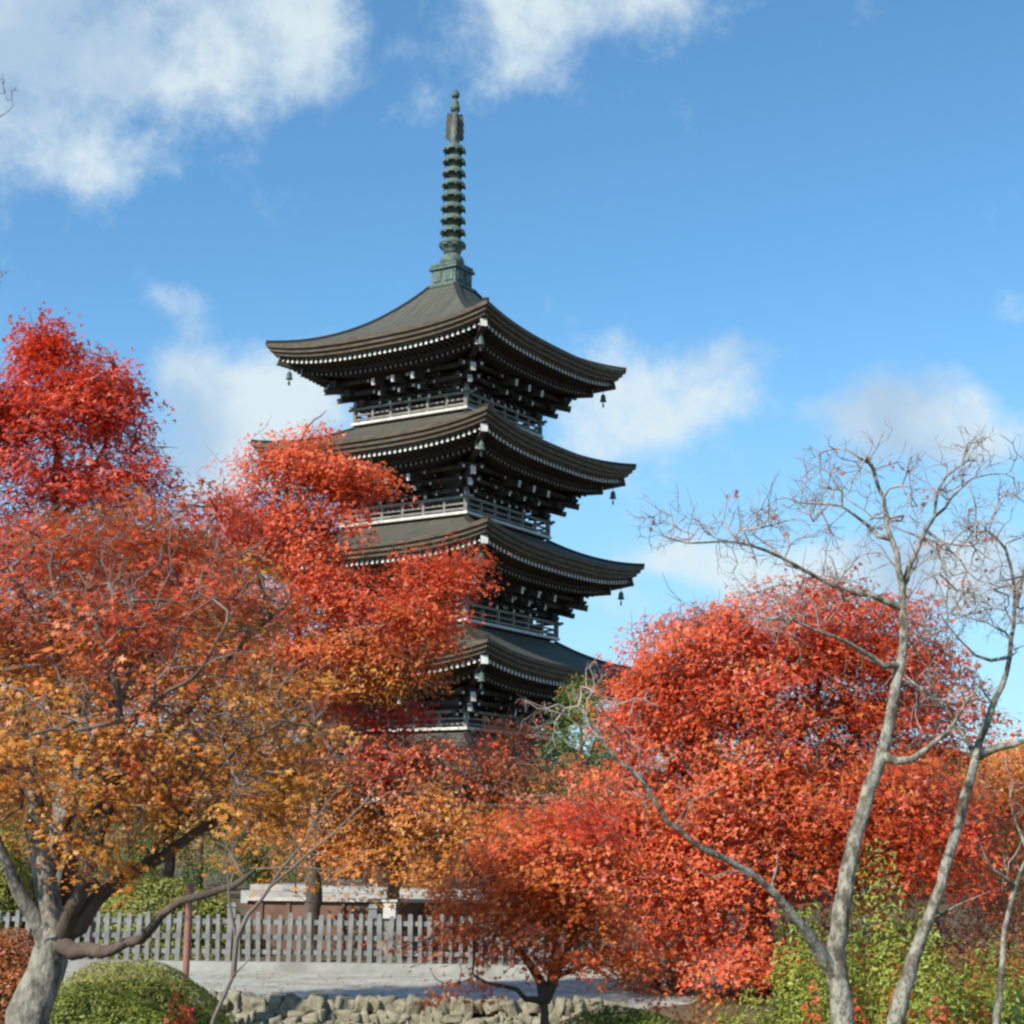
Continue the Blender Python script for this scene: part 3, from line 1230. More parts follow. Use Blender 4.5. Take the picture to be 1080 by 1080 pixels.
def maple(label, base, limbs, blobs, zlo, zhi, colors, dens=9.0, per=26, spray=0.34, leaf=0.034, seed=1, bark='bark', shape=LEAF3,
          twig='twig', cnoise=0.45, rtip=0.0045, gap=0.30, gscale=1.8, name='maple_tree', group=None, cat='maple tree', twign=1, material='leaf', nrm=(0.45, 0.65, 0.65), flat=0.30, bare=0.0, thick=99):
    rs = np.random.RandomState(seed)
    root = empty(name, base)
    tag(root, label, cat, group)
    sk = Skel(rs)
    for (pts, r0, r1) in limbs:
        sk.limb([np.array(p) for p in pts], r0, r1)
    C, O, I = in_blobs(blobs, dens * DENS, rs)
    if gap > 0:                                  # openings in the crown
        f = vnoise(C * np.array([1, 1, 1.3]), gscale, seed + 5)
        keep = f > np.quantile(f, gap)
        keep |= rs.uniform(size=len(C)) < 0.04
        C, O, I = C[keep], O[keep], I[keep]
    ends = sk.attach(C, step=0.2, wob=0.022)
    order = np.argsort(np.array([np.min(np.linalg.norm(C - sk.P[e], axis=1)) for e in ends])) if False else None
    tw = sk.twigs(ends, twign, spray * 0.95, 0.9, 0.05)
    sk.finish(rtip, 0.42, 0.06)
    tubes = sk.tubes()
    off = np.array(base)
    for g in sorted(tubes):
        V, Fq = tubes[g]
        nm = 'trunk' if g == 0 else ('branch' if g > 0 else 'fine_branches')
        np_mesh(nm, V - off, Fq, MT[bark if g < thick else 'darkbark'] if g >= 0 else MT[twig], root, smooth=True)  # limbs from thick on: brown young bark, dark tone also painting in their shade
    # leaves: flat sprays about each branch end
    cen = sk.P[ends]
    outd = np.array([cen[i] - np.array([base[0], base[1], cen[i][2] - 0.6]) for i in range(len(cen))])
    outd /= np.linalg.norm(outd, axis=1, keepdims=True) + 1e-9
    n_each = np.maximum(1, (per * PER * rs.uniform(0.35, 1.5, len(cen)))).astype(int)
    if bare > 0:
        n_each[rs.uniform(size=len(cen)) < bare] = 1
    idx = np.repeat(np.arange(len(cen)), n_each)
    n = len(idx)
    ang = rs.uniform(0, 2 * math.pi, n)
    rad = np.sqrt(rs.uniform(0, 1, n)) * spray * rs.uniform(0.75, 1.25, len(cen))[idx]
    dn = UP + 0.30 * outd + rs.normal(scale=0.28, size=(len(cen), 3))          # each spray is a flat layer with its own tilt
    dn /= np.linalg.norm(dn, axis=1, keepdims=True)
    t1 = np.cross(dn, np.array([0.3, 1, 0.1]))
    t1 /= np.linalg.norm(t1, axis=1, keepdims=True)
    t2 = np.cross(dn, t1)
    long_ = rs.uniform(0.8, 1.5, len(cen))
    lx, ly = rad * np.cos(ang) * long_[idx], rad * np.sin(ang) / long_[idx]
    pos = cen[idx] + lx[:, None] * t1[idx] + ly[:, None] * t2[idx] + dn[idx] * (rs.normal(scale=spray * flat * 0.6, size=n) - 0.40 * rad ** 2 / spray)[:, None]
    face = nrm[0] * dn + nrm[1] * outd + 0.40 * np.array(to_sun) + rs.normal(scale=0.42, size=(len(cen), 3))
    nr = face[idx] + rs.normal(scale=0.36, size=(n, 3))
    size = leaf * rs.uniform(0.48, 1.35, n)
    t = (cen[:, 2] - zlo) / (zhi - zlo) + cnoise * vnoise(cen, 0.9, seed + 9) + rs.normal(scale=0.10, size=len(cen))
    tt = t[idx] + rs.normal(scale=0.11, size=n)
    tint = ramp(tt, colors) * rs.uniform(0.72, 1.14, (n, 1)) * (1 + rs.normal(scale=0.04, size=(n, 3)))
    place_leaves('crown', pos - off, nr, size, np.clip(tint, 0.01, 0.88), shape, MT[material], root, rs)
    return root, n, sk


def gnd(x, y):
    return (float(x), float(y), ground_z(x, y))


def A3(lst):
    return [at(px, py, Y) for (px, py, Y) in lst]


TOTAL = 0
# A: the big gnarled maple at the left, golden low down, red on top
b = at(22, 1095, 12.0)
base = gnd(b[0], 12.0)
limbs = [
    ([np.array(base)] + A3([(30, 1068, 12), (47, 1025, 12), (57, 990, 12), (57, 962, 12.02)]), 0.215, 0.10),
    (A3([(57, 985, 12), (52, 945, 12.03), (42, 890, 12.1), (28, 800, 12.2), (8, 700, 12.3), (-20, 600, 12.4)]), 0.088, 0.018),
    (A3([(58, 1005, 12), (30, 960, 11.9), (8, 915, 11.8), (-15, 850, 11.7)]), 0.075, 0.02),
    (A3([(64, 995, 12), (84, 945, 11.8), (100, 900, 11.7), (118, 845, 11.6), (127, 770, 11.5), (120, 715, 11.4), (100, 650, 11.4)]), 0.058, 0.018),
    (A3([(66, 1000, 12), (92, 1003, 11.8), (118, 1001, 11.6), (150, 988, 11.4), (172, 966, 11.3), (192, 949, 11.2), (218, 944, 11.1), (246, 934, 11.0), (270, 916, 10.9)]), 0.050, 0.016),
    (A3([(70, 995, 12), (105, 945, 11.9), (150, 915, 11.9), (205, 880, 12.0), (270, 850, 12.1), (330, 800, 12.2)]), 0.062, 0.014),
    (A3([(62, 990, 12.0), (72, 930, 12.3), (85, 880, 12.6), (130, 820, 13.0), (200, 745, 13.4), (270, 665, 13.7), (300, 640, 13.8)]), 0.065, 0.014),
    (A3([(46, 940, 12.1), (80, 840, 12.9), (115, 720, 13.6), (150, 600, 14.0)]), 0.05, 0.014),
    (A3([(127, 770, 11.5), (160, 740, 11.3), (215, 700, 11.2), (250, 640, 11.2)]), 0.022, 0.008),
    (A3([(150, 915, 11.9), (190, 860, 11.7), (240, 800, 11.5), (300, 760, 11.4)]), 0.028, 0.008),
]
blobs = [(40, 650, 130, 95, 12.2, 1.0, 0.6), (160, 680, 130, 90, 12.0, 1.0, 0.5), (60, 790, 120, 70, 11.6, 0.9, 0.62), (180, 810, 110, 65, 11.7, 0.9, 0.55),
         (270, 750, 90, 60, 12.1, 0.9, 0.5), (120, 880, 90, 36, 11.4, 0.7, 0.34), (240, 850, 90, 45, 11.5, 0.7, 0.5), (20, 740, 100, 80, 12.6, 0.9, 0.5),
         (310, 810, 60, 45, 11.8, 0.7, 0.55), (270, 905, 50, 16, 11.1, 0.4, 0.5), (100, 910, 40, 12, 11.6, 0.4, 0.5), (-60, 780, 90, 120, 12, 1.0, 0.5),
         (100, 575, 125, 55, 13.2, 1.0, 0.8), (230, 625, 90, 55, 13.4, 0.9, 0.7), (330, 925, 60, 26, 11.2, 0.4, 0.5)]
r_, n_, sk_ = maple('big maple with a leaning grey trunk, gold and orange leaves and crooked dark limbs', base, limbs, blobs, 1.7, 4.3,
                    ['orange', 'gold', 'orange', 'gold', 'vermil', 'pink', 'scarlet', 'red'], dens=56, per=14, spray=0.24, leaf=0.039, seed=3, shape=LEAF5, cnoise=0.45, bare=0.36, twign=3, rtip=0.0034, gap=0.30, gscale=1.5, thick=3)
TOTAL += n_

# B: red maple behind it, its top standing highest at the left
base = gnd(at(60, 900, 17.5)[0], 17.5)
limbs = [([np.array(base)] + A3([(62, 960, 17.5), (66, 850, 17.5), (60, 740, 17.6), (52, 600, 17.7), (60, 480, 17.7), (54, 390, 17.7), (48, 350, 17.7)]), 0.17, 0.02),
         (A3([(66, 850, 17.5), (130, 720, 17.3), (190, 600, 17.2), (230, 540, 17.1)]), 0.09, 0.02),
         (A3([(62, 800, 17.5), (0, 680, 17.4), (-40, 560, 17.3)]), 0.09, 0.02),
         (A3([(130, 720, 17.3), (200, 660, 17.6), (270, 610, 17.8)]), 0.05, 0.008),
         (A3([(60, 560, 17.7), (110, 470, 17.6), (120, 410, 17.5)]), 0.045, 0.012)]
blobs = [(46, 368, 14, 32, 17.7, 0.24, 4.2), (62, 405, 32, 30, 17.7, 0.45, 2.2), (102, 395, 26, 28, 17.6, 0.4, 2.2), (122, 430, 18, 34, 17.5, 0.35, 1.6), (80, 446, 58, 40, 17.6, 0.8, 1.8),
         (148, 488, 24, 26, 17.4, 0.4, 1.4), (10, 432, 32, 36, 17.5, 0.6, 2.0), (-30, 440, 45, 45, 17.4, 0.8, 1.6), (40, 500, 80, 40, 17.5, 0.9, 1.1), (120, 515, 55, 34, 17.4, 0.7, 1.2),
         (180, 548, 40, 26, 17.2, 0.6, 1.2), (235, 550, 40, 26, 17.2, 0.6, 1.2), (20, 570, 90, 40, 17.4, 1.0, 1.0), (110, 580, 80, 40, 17.2, 1.0, 1.0), (210, 600, 80, 40, 17.2, 0.9, 1.0),
         (200, 660, 110, 45, 17.3, 1.0, 0.9), (60, 660, 120, 55, 17.4, 1.0, 0.8), (-70, 560, 80, 100, 17.4, 1.0, 0.8)]
r_, n_, _ = maple('tallest red maple at the left, its ragged top standing against the blue sky', base, limbs, blobs, 2.6, 5.4,
                  ['orange', 'vermil', 'scarlet', 'red', 'scarlet', 'red', 'red'], dens=23, per=18, spray=0.34, leaf=0.049, seed=17, cnoise=0.35, gap=0.2, gscale=2.0)
TOTAL += n_

# C: scarlet maple reaching across the pagoda
base = gnd(at(330, 900, 27.5)[0], 27.9)
limbs = [([np.array(base)] + A3([(330, 930, 27.9), (335, 840, 27.8), (325, 740, 27.7), (310, 640, 27.6), (300, 540, 27.5), (310, 480, 27.4)]), 0.15, 0.02),
         (A3([(335, 840, 27.8), (390, 740, 27.6), (440, 670, 27.4), (480, 610, 27.2), (510, 580, 27.2)]), 0.08, 0.015),
         (A3([(310, 640, 27.6), (350, 550, 27.4), (385, 500, 27.3), (402, 490, 27.3)]), 0.05, 0.012),
         (A3([(328, 760, 27.7), (270, 680, 27.5), (240, 600, 27.5)]), 0.06, 0.015),
         (A3([(310, 480, 27.4), (325, 450, 27.4), (345, 432, 27.4)]), 0.018, 0.008)]
blobs = [(335, 448, 24, 12, 27.4, 0.25, 0.9), (315, 465, 20, 12, 27.4, 0.25, 0.9), (290, 490, 46, 28, 27.4, 0.6, 1.1), (345, 500, 58, 26, 27.3, 0.6, 1.1), (385, 508, 26, 18, 27.3, 0.35, 1.1),
         (280, 540, 70, 45, 27.4, 0.8, 1.0), (330, 545, 55, 36, 27.4, 0.7, 1.0), (300, 620, 110, 60, 27.3, 1.0, 1.0), (400, 640, 80, 50, 27.2, 0.9, 1.05), (455, 610, 55, 34, 27.2, 0.6, 1.1),
         (495, 585, 26, 18, 27.2, 0.35, 1.1), (440, 665, 40, 45, 27.2, 0.6, 1.0), (390, 690, 80, 40, 27.3, 0.9, 1.0), (300, 700, 90, 45, 27.4, 0.9, 0.9)]
r_, n_, _ = maple('scarlet maple whose long sprays reach across the left side of the pagoda', base, limbs, blobs, 3.4, 6.2,
                  ['gold', 'orange', 'rust', 'vermil', 'scarlet', 'red', 'scarlet'], dens=15, per=19, spray=0.46, leaf=0.064, seed=29, cnoise=0.32, gap=0.15, gscale=1.3, bark='darkbark')
TOTAL += n_

# D: orange maple behind the fence, in front of the pagoda's foot
base = gnd(at(415, 900, 28.8)[0], 28.8)
limbs = [([np.array(base)] + A3([(415, 940, 28.8), (418, 890, 28.8), (410, 830, 28.7), (400, 780, 28.6)]), 0.17, 0.03),
         (A3([(418, 890, 28.8), (470, 850, 28.5), (530, 815, 28.3), (570, 800, 28.2)]), 0.08, 0.02),
         (A3([(416, 880, 28.8), (370, 850, 28.4), (330, 810, 28.2)]), 0.08, 0.02),
         (A3([(470, 850, 28.5), (520, 850, 28.0), (590, 850, 27.8)]), 0.05, 0.015)]
blobs = [(360, 800, 80, 46, 28.3, 1.1, 1.0), (430, 797, 60, 40, 28.3, 1.1, 1.0), (500, 808, 60, 30, 28.2, 0.8, 0.9), (400, 855, 110, 42, 28.2, 1.2, 0.8), (500, 858, 90, 40, 28.0, 1.1, 0.8),
         (570, 850, 60, 38, 28.0, 0.9, 0.8), (340, 890, 70, 38, 28.2, 1.0, 0.7), (430, 900, 90, 30, 28.0, 1.0, 0.6), (595, 822, 40, 22, 28, 0.6, 0.8), (520, 785, 40, 16, 28.2, 0.4, 0.9), (450, 750, 34, 16, 28.2, 0.4, 1.1), (415, 765, 40, 20, 28.2, 0.5, 1.0), (370, 745, 50, 24, 28.2, 0.7, 1.0), (548, 775, 28, 14, 28.2, 0.4, 1.0)]
r_, n_, _ = maple('orange maple growing behind the picket fence below the pagoda roofs', base, limbs, blobs, 1.7, 3.9,
                  ['orange', 'gold', 'orange', 'pink', 'vermil', 'scarlet', 'red'], dens=14, per=22, spray=0.46, leaf=0.060, seed=41, cnoise=0.42, bare=0.2, twign=2, shape=LEAF3)
TOTAL += n_

# E: the small maple on the bank at the bottom middle
base = gnd(at(574, 1080, 16.5)[0], 16.5)
limbs = [([np.array(base)] + A3([(575, 1070, 16.5), (578, 1045, 16.5), (582, 1010, 16.5), (590, 960, 16.5), (590, 910, 16.5)]), 0.055, 0.014),
         (A3([(577, 1050, 16.5), (560, 1020, 16.4), (535, 980, 16.3), (510, 940, 16.2), (490, 900, 16.2)]), 0.045, 0.012),
         (A3([(576, 1050, 16.5), (600, 1000, 16.4), (620, 950, 16.4), (640, 900, 16.4)]), 0.05, 0.012),
         (A3([(580, 1036, 16.5), (605, 1022, 16.3), (640, 1008, 16.2)]), 0.03, 0.01),
         (A3([(574, 1060, 16.5), (545, 1045, 16.2), (500, 1030, 16.0)]), 0.03, 0.01)]
blobs = [(560, 890, 80, 40, 16.4, 0.7, 1.1), (520, 920, 60, 40, 16.3, 0.6, 1.0), (600, 930, 70, 50, 16.4, 0.7, 1.0), (560, 960, 70, 28, 16.4, 0.6, 0.8), (480, 985, 36, 20, 16.2, 0.3, 0.7),
         (505, 1036, 42, 10, 16.0, 0.2, 1.0), (560, 1050, 40, 12, 16.1, 0.2, 0.9), (640, 985, 40, 20, 16.3, 0.4, 0.6), (460, 940, 34, 26, 16.2, 0.3, 0.9), (465, 985, 40, 16, 16.2, 0.3, 0.8), (520, 985, 50, 26, 16.0, 0.5, 0.6), (610, 990, 55, 22, 16.2, 0.5, 0.6), (540, 1012, 60, 16, 15.9, 0.4, 0.6), (625, 880, 40, 40, 16.4, 0.5, 0.8), (575, 1020, 60, 18, 15.8, 0.3, 0.6), (610, 1010, 50, 16, 16.0, 0.3, 0.7), (650, 1010, 45, 20, 16.3, 0.4, 0.8)]
r_, n_, _ = maple('small orange red maple with several thin stems growing above the stone wall', base, limbs, blobs, 0.3, 1.75,
                  ['scarlet', 'vermil', 'scarlet', 'orange', 'vermil', 'scarlet', 'red'], dens=30, per=19, spray=0.26, leaf=0.040, seed=53, shape=LEAF5, gap=0.32, bark='darkbark', cnoise=0.45)
TOTAL += n_

# F: the broad red maple at the right
base = gnd(at(800, 980, 23.0)[0], 23.0)
base = (base[0], 23.0, -0.29)
limbs = [([np.array(base)] + A3([(800, 985, 23), (802, 930, 23), (808, 870, 23), (800, 790, 23), (815, 700, 23)]), 0.19, 0.03),
         (A3([(803, 920, 23), (750, 850, 22.7), (700, 790, 22.5), (670, 740, 22.4)]), 0.10, 0.02),
         (A3([(805, 900, 23), (870, 820, 22.8), (930, 750, 22.6), (990, 730, 22.6)]), 0.10, 0.02),
         (A3([(803, 880, 23), (740, 870, 22.2), (680, 880, 22.0)]), 0.07, 0.02),
         (A3([(806, 860, 23), (850, 760, 23.2), (880, 670, 23.2)]), 0.08, 0.02),
         (A3([(870, 820, 22.8), (940, 830, 22.3), (1000, 830, 22.2)]), 0.06, 0.02)]
blobs = [(830, 665, 120, 55, 23.0, 1.2, 1.1), (740, 700, 75, 60, 22.8, 1.1, 1.05), (900, 660, 70, 50, 23.0, 1.1, 1.0), (700, 750, 52, 65, 22.6, 1.0, 1.0), (780, 770, 110, 70, 22.6, 1.3, 0.95),
         (900, 750, 100, 70, 22.7, 1.3, 0.95), (985, 760, 60, 55, 22.6, 1.0, 1.0), (720, 850, 90, 60, 22.2, 1.1, 0.95), (830, 850, 110, 55, 22.2, 1.2, 0.85), (950, 850, 90, 70, 22.2, 1.1, 0.9),
         (690, 920, 65, 50, 22.0, 0.9, 0.95), (770, 930, 80, 45, 22.0, 1.0, 0.85), (900, 920, 90, 36, 22.2, 1.0, 0.8), (720, 985, 70, 26, 21.8, 0.7, 0.7), (1000, 900, 60, 45, 22.2, 0.9, 0.8), (870, 625, 50, 22, 23.0, 0.6, 1.0),
         (650, 870, 30, 30, 22, 0.5, 0.9), (610, 870, 40, 30, 21.8, 0.5, 0.8), (660, 960, 40, 30, 21.6, 0.6, 0.8), (790, 1010, 50, 18, 21.5, 0.5, 0.7), (662, 805, 22, 36, 22.3, 0.4, 0.9), (735, 665, 45, 30, 22.7, 0.7, 1.2), (700, 705, 30, 34, 22.5, 0.6, 1.3), (684, 750, 26, 40, 22.4, 0.6, 1.2), (960, 690, 50, 36, 22.9, 0.8, 0.9)]
r_, n_, _ = maple('broad dome shaped maple in fiery red at the right of the pagoda, behind bare trunks', base, limbs, blobs, -0.3, 4.5,
                  ['red', 'scarlet', 'vermil', 'scarlet', 'red', 'orange', 'scarlet', 'deepred', 'red', 'scarlet'], dens=23, per=20, spray=0.46, leaf=0.058, seed=67, cnoise=0.62, bark='darkbark', gap=0.27, gscale=1.7, bare=0.06, twign=2)
TOTAL += n_

# M: twiggy brownish maple that fills the view behind the big gold one
base = gnd(at(175, 900, 31.0)[0], 31.0)
limbs = [([np.array(base)] + A3([(175, 935, 31), (178, 880, 31), (170, 800, 31), (160, 720, 31), (165, 650, 31)]), 0.16, 0.03),
         (A3([(178, 880, 31), (240, 810, 30.8), (300, 740, 30.6), (330, 700, 30.6)]), 0.08, 0.02),
         (A3([(176, 870, 31), (110, 800, 30.8), (50, 740, 30.6)]), 0.08, 0.02)]
blobs = [(60, 720, 90, 75, 31, 1.5, 1.0), (180, 700, 100, 80, 31, 1.6, 1.0), (290, 740, 80, 80, 30.8, 1.4, 1.0), (110, 810, 110, 60, 30.6, 1.5, 0.9), (240, 830, 100, 55, 30.6, 1.5, 0.9), (10, 800, 70, 80, 31, 1.4, 0.9), (330, 850, 60, 45, 30.4, 1.2, 0.8)]
r_, n_, _ = maple('dull orange and brown maple behind the fence, seen through the big gold maple', base, limbs, blobs, 1.5, 6.5,
                  ['brown', 'gold', 'orange', 'rust', 'pink', 'orange'], dens=9, per=22, spray=0.55, leaf=0.058, seed=61, bark='darkbark', gap=0.12, twign=2)
TOTAL += n_

# G: orange maple at the right edge
base = gnd(at(1110, 980, 26.5)[0], 26.5)
limbs = [([np.array(base)] + A3([(1110, 985, 26.5), (1108, 900, 26.5), (1100, 800, 26.5)]), 0.17, 0.03),
         (A3([(1108, 900, 26.5), (1060, 850, 26.2), (1030, 810, 26.0)]), 0.08, 0.02)]
blobs = [(1080, 830, 60, 55, 26.3, 1.1, 1.0), (1040, 880, 50, 60, 26.2, 1.0, 1.0), (1120, 880, 70, 70, 26.4, 1.0, 0.9), (1050, 940, 50, 30, 26.0, 0.8, 0.8)]
r_, n_, _ = maple('rusty orange maple at the right edge, lower than the red dome beside it', base, limbs, blobs, 0.5, 3.2,
                  ['orange', 'vermil', 'rust', 'scarlet', 'orange'], dens=14, per=20, spray=0.44, leaf=0.052, seed=71, shape=LEAF3)
TOTAL += n_


# ------------------------------------------------------------------ bare trees
def bare_tree(label, base, limbs, blobs, seed, dens=12, bark='palebark', twig='palewhite_twig', rtip=0.0032, levels=(3, 0.22), nleaf=0, leafcols=('red', 'brown'), name='bare_tree', expo=0.40,
              group=None, up=0.12, rmax=0.03, shoots=2):
    rs = np.random.RandomState(seed)
    root = empty(name, base)
    tag(root, label, 'bare tree', group)
    sk = Skel(rs)
    sk.tp = 0.66
    for (pts, r0, r1) in limbs:
        sk.limb([np.array(p) for p in pts], r0 * 0.76, r1 * 0.62, wob=0.008)
    nl = sk.n
    C, O, I = in_blobs(blobs, dens, rs, 3.0)
    ends = sk.attach(C, step=0.13, wob=0.022, sag=0.05)
    mids = list(range(nl, sk.n))
    some = [m for m in mids if rs.uniform() < 0.30]
    t1 = sk.twigs(some + ends, levels[0], levels[1], 0.9, up, seg=3, kink=0.3)
    t2 = sk.twigs([t for t in t1 if rs.uniform() < 0.5], shoots, levels[1] * 0.5, 1.0, up, seg=2, kink=0.3)
    sk.finish(rtip, expo, rmax)
    tubes = sk.tubes()
    off = np.array(base)
    for g in sorted(tubes):
        V, Fq = tubes[g]
        nm = 'trunk' if g == 0 else ('branch' if g > 0 else 'fine_branches')
        np_mesh(nm, V - off, Fq, MT[bark] if g >= 0 else MT[twig], root, smooth=True)
    if nleaf:
        pool = np.array(t1 + t2)
        pick = pool[rs.randint(len(pool), size=nleaf)]
        pk = np.repeat(pick, 3)
        pos = sk.P[pk] + rs.normal(scale=0.025, size=(len(pk), 3)) - UP * 0.03
        tint = ramp(rs.uniform(size=len(pk)), list(leafcols))
        place_leaves('last_leaves', pos - off, rs.normal(size=(len(pk), 3)), 0.036 * rs.uniform(0.7, 1.3, len(pk)), tint, LEAF5, MT['leaf'], root, rs)
    return sk


# H: the nearer pale trunk
base = gnd(at(888, 1095, 13.0)[0], 13.0)
limbs = [([np.array(base)] + A3([(888, 1078, 13), (884, 1030, 13), (882, 1000, 13), (890, 940, 13), (903, 880, 13), (918, 830, 13), (934, 780, 13), (946, 725, 13), (953, 680, 13), (954, 640, 13), (948, 600, 13), (940, 570, 13), (934, 540, 13), (927, 510, 13), (915, 480, 13)]), 0.155, 0.018),
         (A3([(872, 1018, 13), (850, 985, 12.8), (815, 940, 12.6), (790, 920, 12.5), (745, 897, 12.3), (705, 865, 12.2), (680, 825, 12.1), (650, 800, 12.1), (628, 772, 12.0), (610, 745, 12.0)]), 0.062, 0.014),
         (A3([(930, 805, 13), (960, 800, 12.9), (990, 780, 12.8), (1010, 755, 12.7), (1035, 715, 12.7)]), 0.045, 0.014),
         (A3([(946, 710, 13), (905, 685, 12.8), (880, 672, 12.6), (835, 655, 12.5), (795, 650, 12.4)]), 0.032, 0.010),
         (A3([(950, 640, 13), (905, 625, 12.9), (860, 610, 12.8), (810, 580, 12.6), (765, 572, 12.5), (725, 572, 12.4), (690, 560, 12.4)]), 0.035, 0.008),
         (A3([(950, 625, 13), (975, 560, 13.2), (985, 545, 13.2), (990, 515, 13.2), (1010, 490, 13.2), (1030, 485, 13.3)]), 0.034, 0.010),
         (A3([(938, 575, 13), (915, 555, 13.1), (890, 535, 13.2), (860, 532, 13.3), (830, 525, 13.3)]), 0.026, 0.008),
         (A3([(986, 548, 13.2), (1005, 525, 13.0), (1025, 505, 13.0), (1060, 500, 12.9)]), 0.02, 0.008),
         (A3([(985, 560, 13.2), (1010, 590, 13.0), (1030, 610, 12.9), (1060, 620, 12.8)]), 0.02, 0.008),
         (A3([(808, 932, 12.6), (780, 920, 12.4), (740, 925, 12.2), (720, 915, 12.2)]), 0.016, 0.006),
         (A3([(815, 948, 12.6), (818, 915, 12.6), (828, 880, 12.5)]), 0.014, 0.006)]
blobs = [(900, 500, 70, 35, 13, 0.6, 1.0), (850, 545, 60, 25, 13.2, 0.5, 0.9), (720, 555, 60, 30, 12.5, 0.4, 1.0), (790, 560, 60, 35, 12.6, 0.5, 0.9), (1040, 495, 50, 35, 13.1, 0.5, 1.2), (1000, 550, 50, 40, 13.1, 0.5, 0.8),
         (940, 530, 45, 45, 13.1, 0.5, 0.9), (800, 650, 70, 22, 12.5, 0.4, 1.1), (620, 745, 55, 28, 12.0, 0.35, 1.2), (700, 850, 50, 35, 12.2, 0.4, 0.5), (1050, 620, 45, 40, 12.9, 0.5, 0.9), (960, 600, 60, 40, 13.2, 0.6, 0.7), (870, 620, 60, 25, 12.8, 0.4, 0.8)]
bare_tree('tall bare tree with a pale lichen spotted trunk and one long limb sweeping left', base, limbs, blobs, 83, dens=62, nleaf=34, levels=(3, 0.22), rtip=0.0023)

# I: the second pale trunk, leaning right
base = gnd(at(935, 1100, 14.0)[0], 14.0)
limbs = [([np.array(base)] + A3([(944, 1078, 14), (958, 1030, 14), (975, 985, 14), (992, 935, 14), (1008, 880, 14), (1020, 830, 14), (1030, 795, 14), (1045, 750, 14), (1062, 710, 14), (1070, 660, 14), (1070, 620, 14), (1060, 580, 14), (1040, 560, 14)]), 0.115, 0.016),
         (A3([(1030, 800, 14), (1050, 790, 13.8), (1085, 780, 13.6), (1120, 760, 13.6)]), 0.05, 0.02),
         (A3([(1028, 795, 14), (1010, 765, 14.2), (985, 735, 14.3), (950, 715, 14.4), (905, 690, 14.4)]), 0.030, 0.008),
         (A3([(1062, 700, 14), (1030, 690, 14.1), (1000, 660, 14.1), (985, 630, 14.2)]), 0.02, 0.006),
         (A3([(1068, 640, 14), (1085, 600, 13.9), (1110, 560, 13.9)]), 0.03, 0.01),
         (A3([(984, 968, 14), (1010, 955, 13.7), (1045, 940, 13.5)]), 0.018, 0.007)]
blobs = [(1030, 610, 50, 40, 14.1, 0.5, 1.0), (1060, 560, 50, 40, 14, 0.5, 1.0), (1000, 660, 50, 40, 14.2, 0.5, 0.9), (960, 720, 50, 25, 14.3, 0.4, 0.7), (1090, 650, 40, 60, 13.9, 0.5, 0.8), (1000, 750, 50, 40, 14.2, 0.5, 0.5)]
bare_tree('second bare tree, thinner, with a grey trunk leaning right and dark upper branches', base, limbs, blobs, 91, dens=58, nleaf=14, levels=(3, 0.22), rtip=0.0023)

# J: third thin trunk at the right edge
base = gnd(at(1050, 1100, 13.2)[0], 13.2)
limbs = [([np.array(base)] + A3([(1052, 1075, 13.2), (1056, 1030, 13.2), (1060, 980, 13.2), (1072, 935, 13.2), (1084, 900, 13.2), (1100, 850, 13.2)]), 0.062, 0.02),
         (A3([(1070, 945, 13.2), (1058, 925, 13.1), (1040, 905, 13.0), (1030, 880, 13.0)]), 0.022, 0.007),
         (A3([(1084, 900, 13.2), (1070, 860, 13.4), (1065, 820, 13.5)]), 0.022, 0.007)]
blobs = [(1060, 880, 40, 50, 13.2, 0.4, 0.8), (1100, 830, 50, 60, 13.2, 0.5, 0.6)]
bare_tree('slender bare sapling with a grey stem at the lower right edge', base, limbs, blobs, 97, dens=14, levels=(2, 0.16))

# K: bare sapling in the lower left, its long shoots leaning right
base = gnd(at(216, 1095, 10.5)[0], 10.5)
limbs = [([np.array(base)] + A3([(222, 1074, 10.5), (236, 1045, 10.5), (246, 1030, 10.5), (247, 985, 10.5), (243, 950, 10.5), (238, 905, 10.5)]), 0.034, 0.010),
         (A3([(240, 1020, 10.5), (262, 965, 10.5), (285, 935, 10.5), (330, 895, 10.5), (370, 862, 10.4), (410, 812, 10.4), (440, 780, 10.3)]), 0.020, 0.004),
         (A3([(285, 935, 10.5), (320, 885, 10.7), (345, 850, 10.8), (380, 810, 10.9)]), 0.012, 0.004),
         (A3([(246, 1032, 10.5), (258, 1018, 10.3), (275, 1000, 10.2)]), 0.012, 0.004)]
blobs = [(380, 830, 55, 35, 10.5, 0.3, 1.0), (320, 880, 45, 35, 10.6, 0.3, 0.9), (245, 920, 25, 40, 10.5, 0.25, 0.8), (430, 850, 50, 40, 10.5, 0.3, 0.8)]
bare_tree('thin leafless sapling near the green mounds with long shoots slanting up to the right', base, limbs, blobs, 101, dens=30, bark='twig', twig='twig', rtip=0.0022, levels=(1, 0.18), shoots=1)

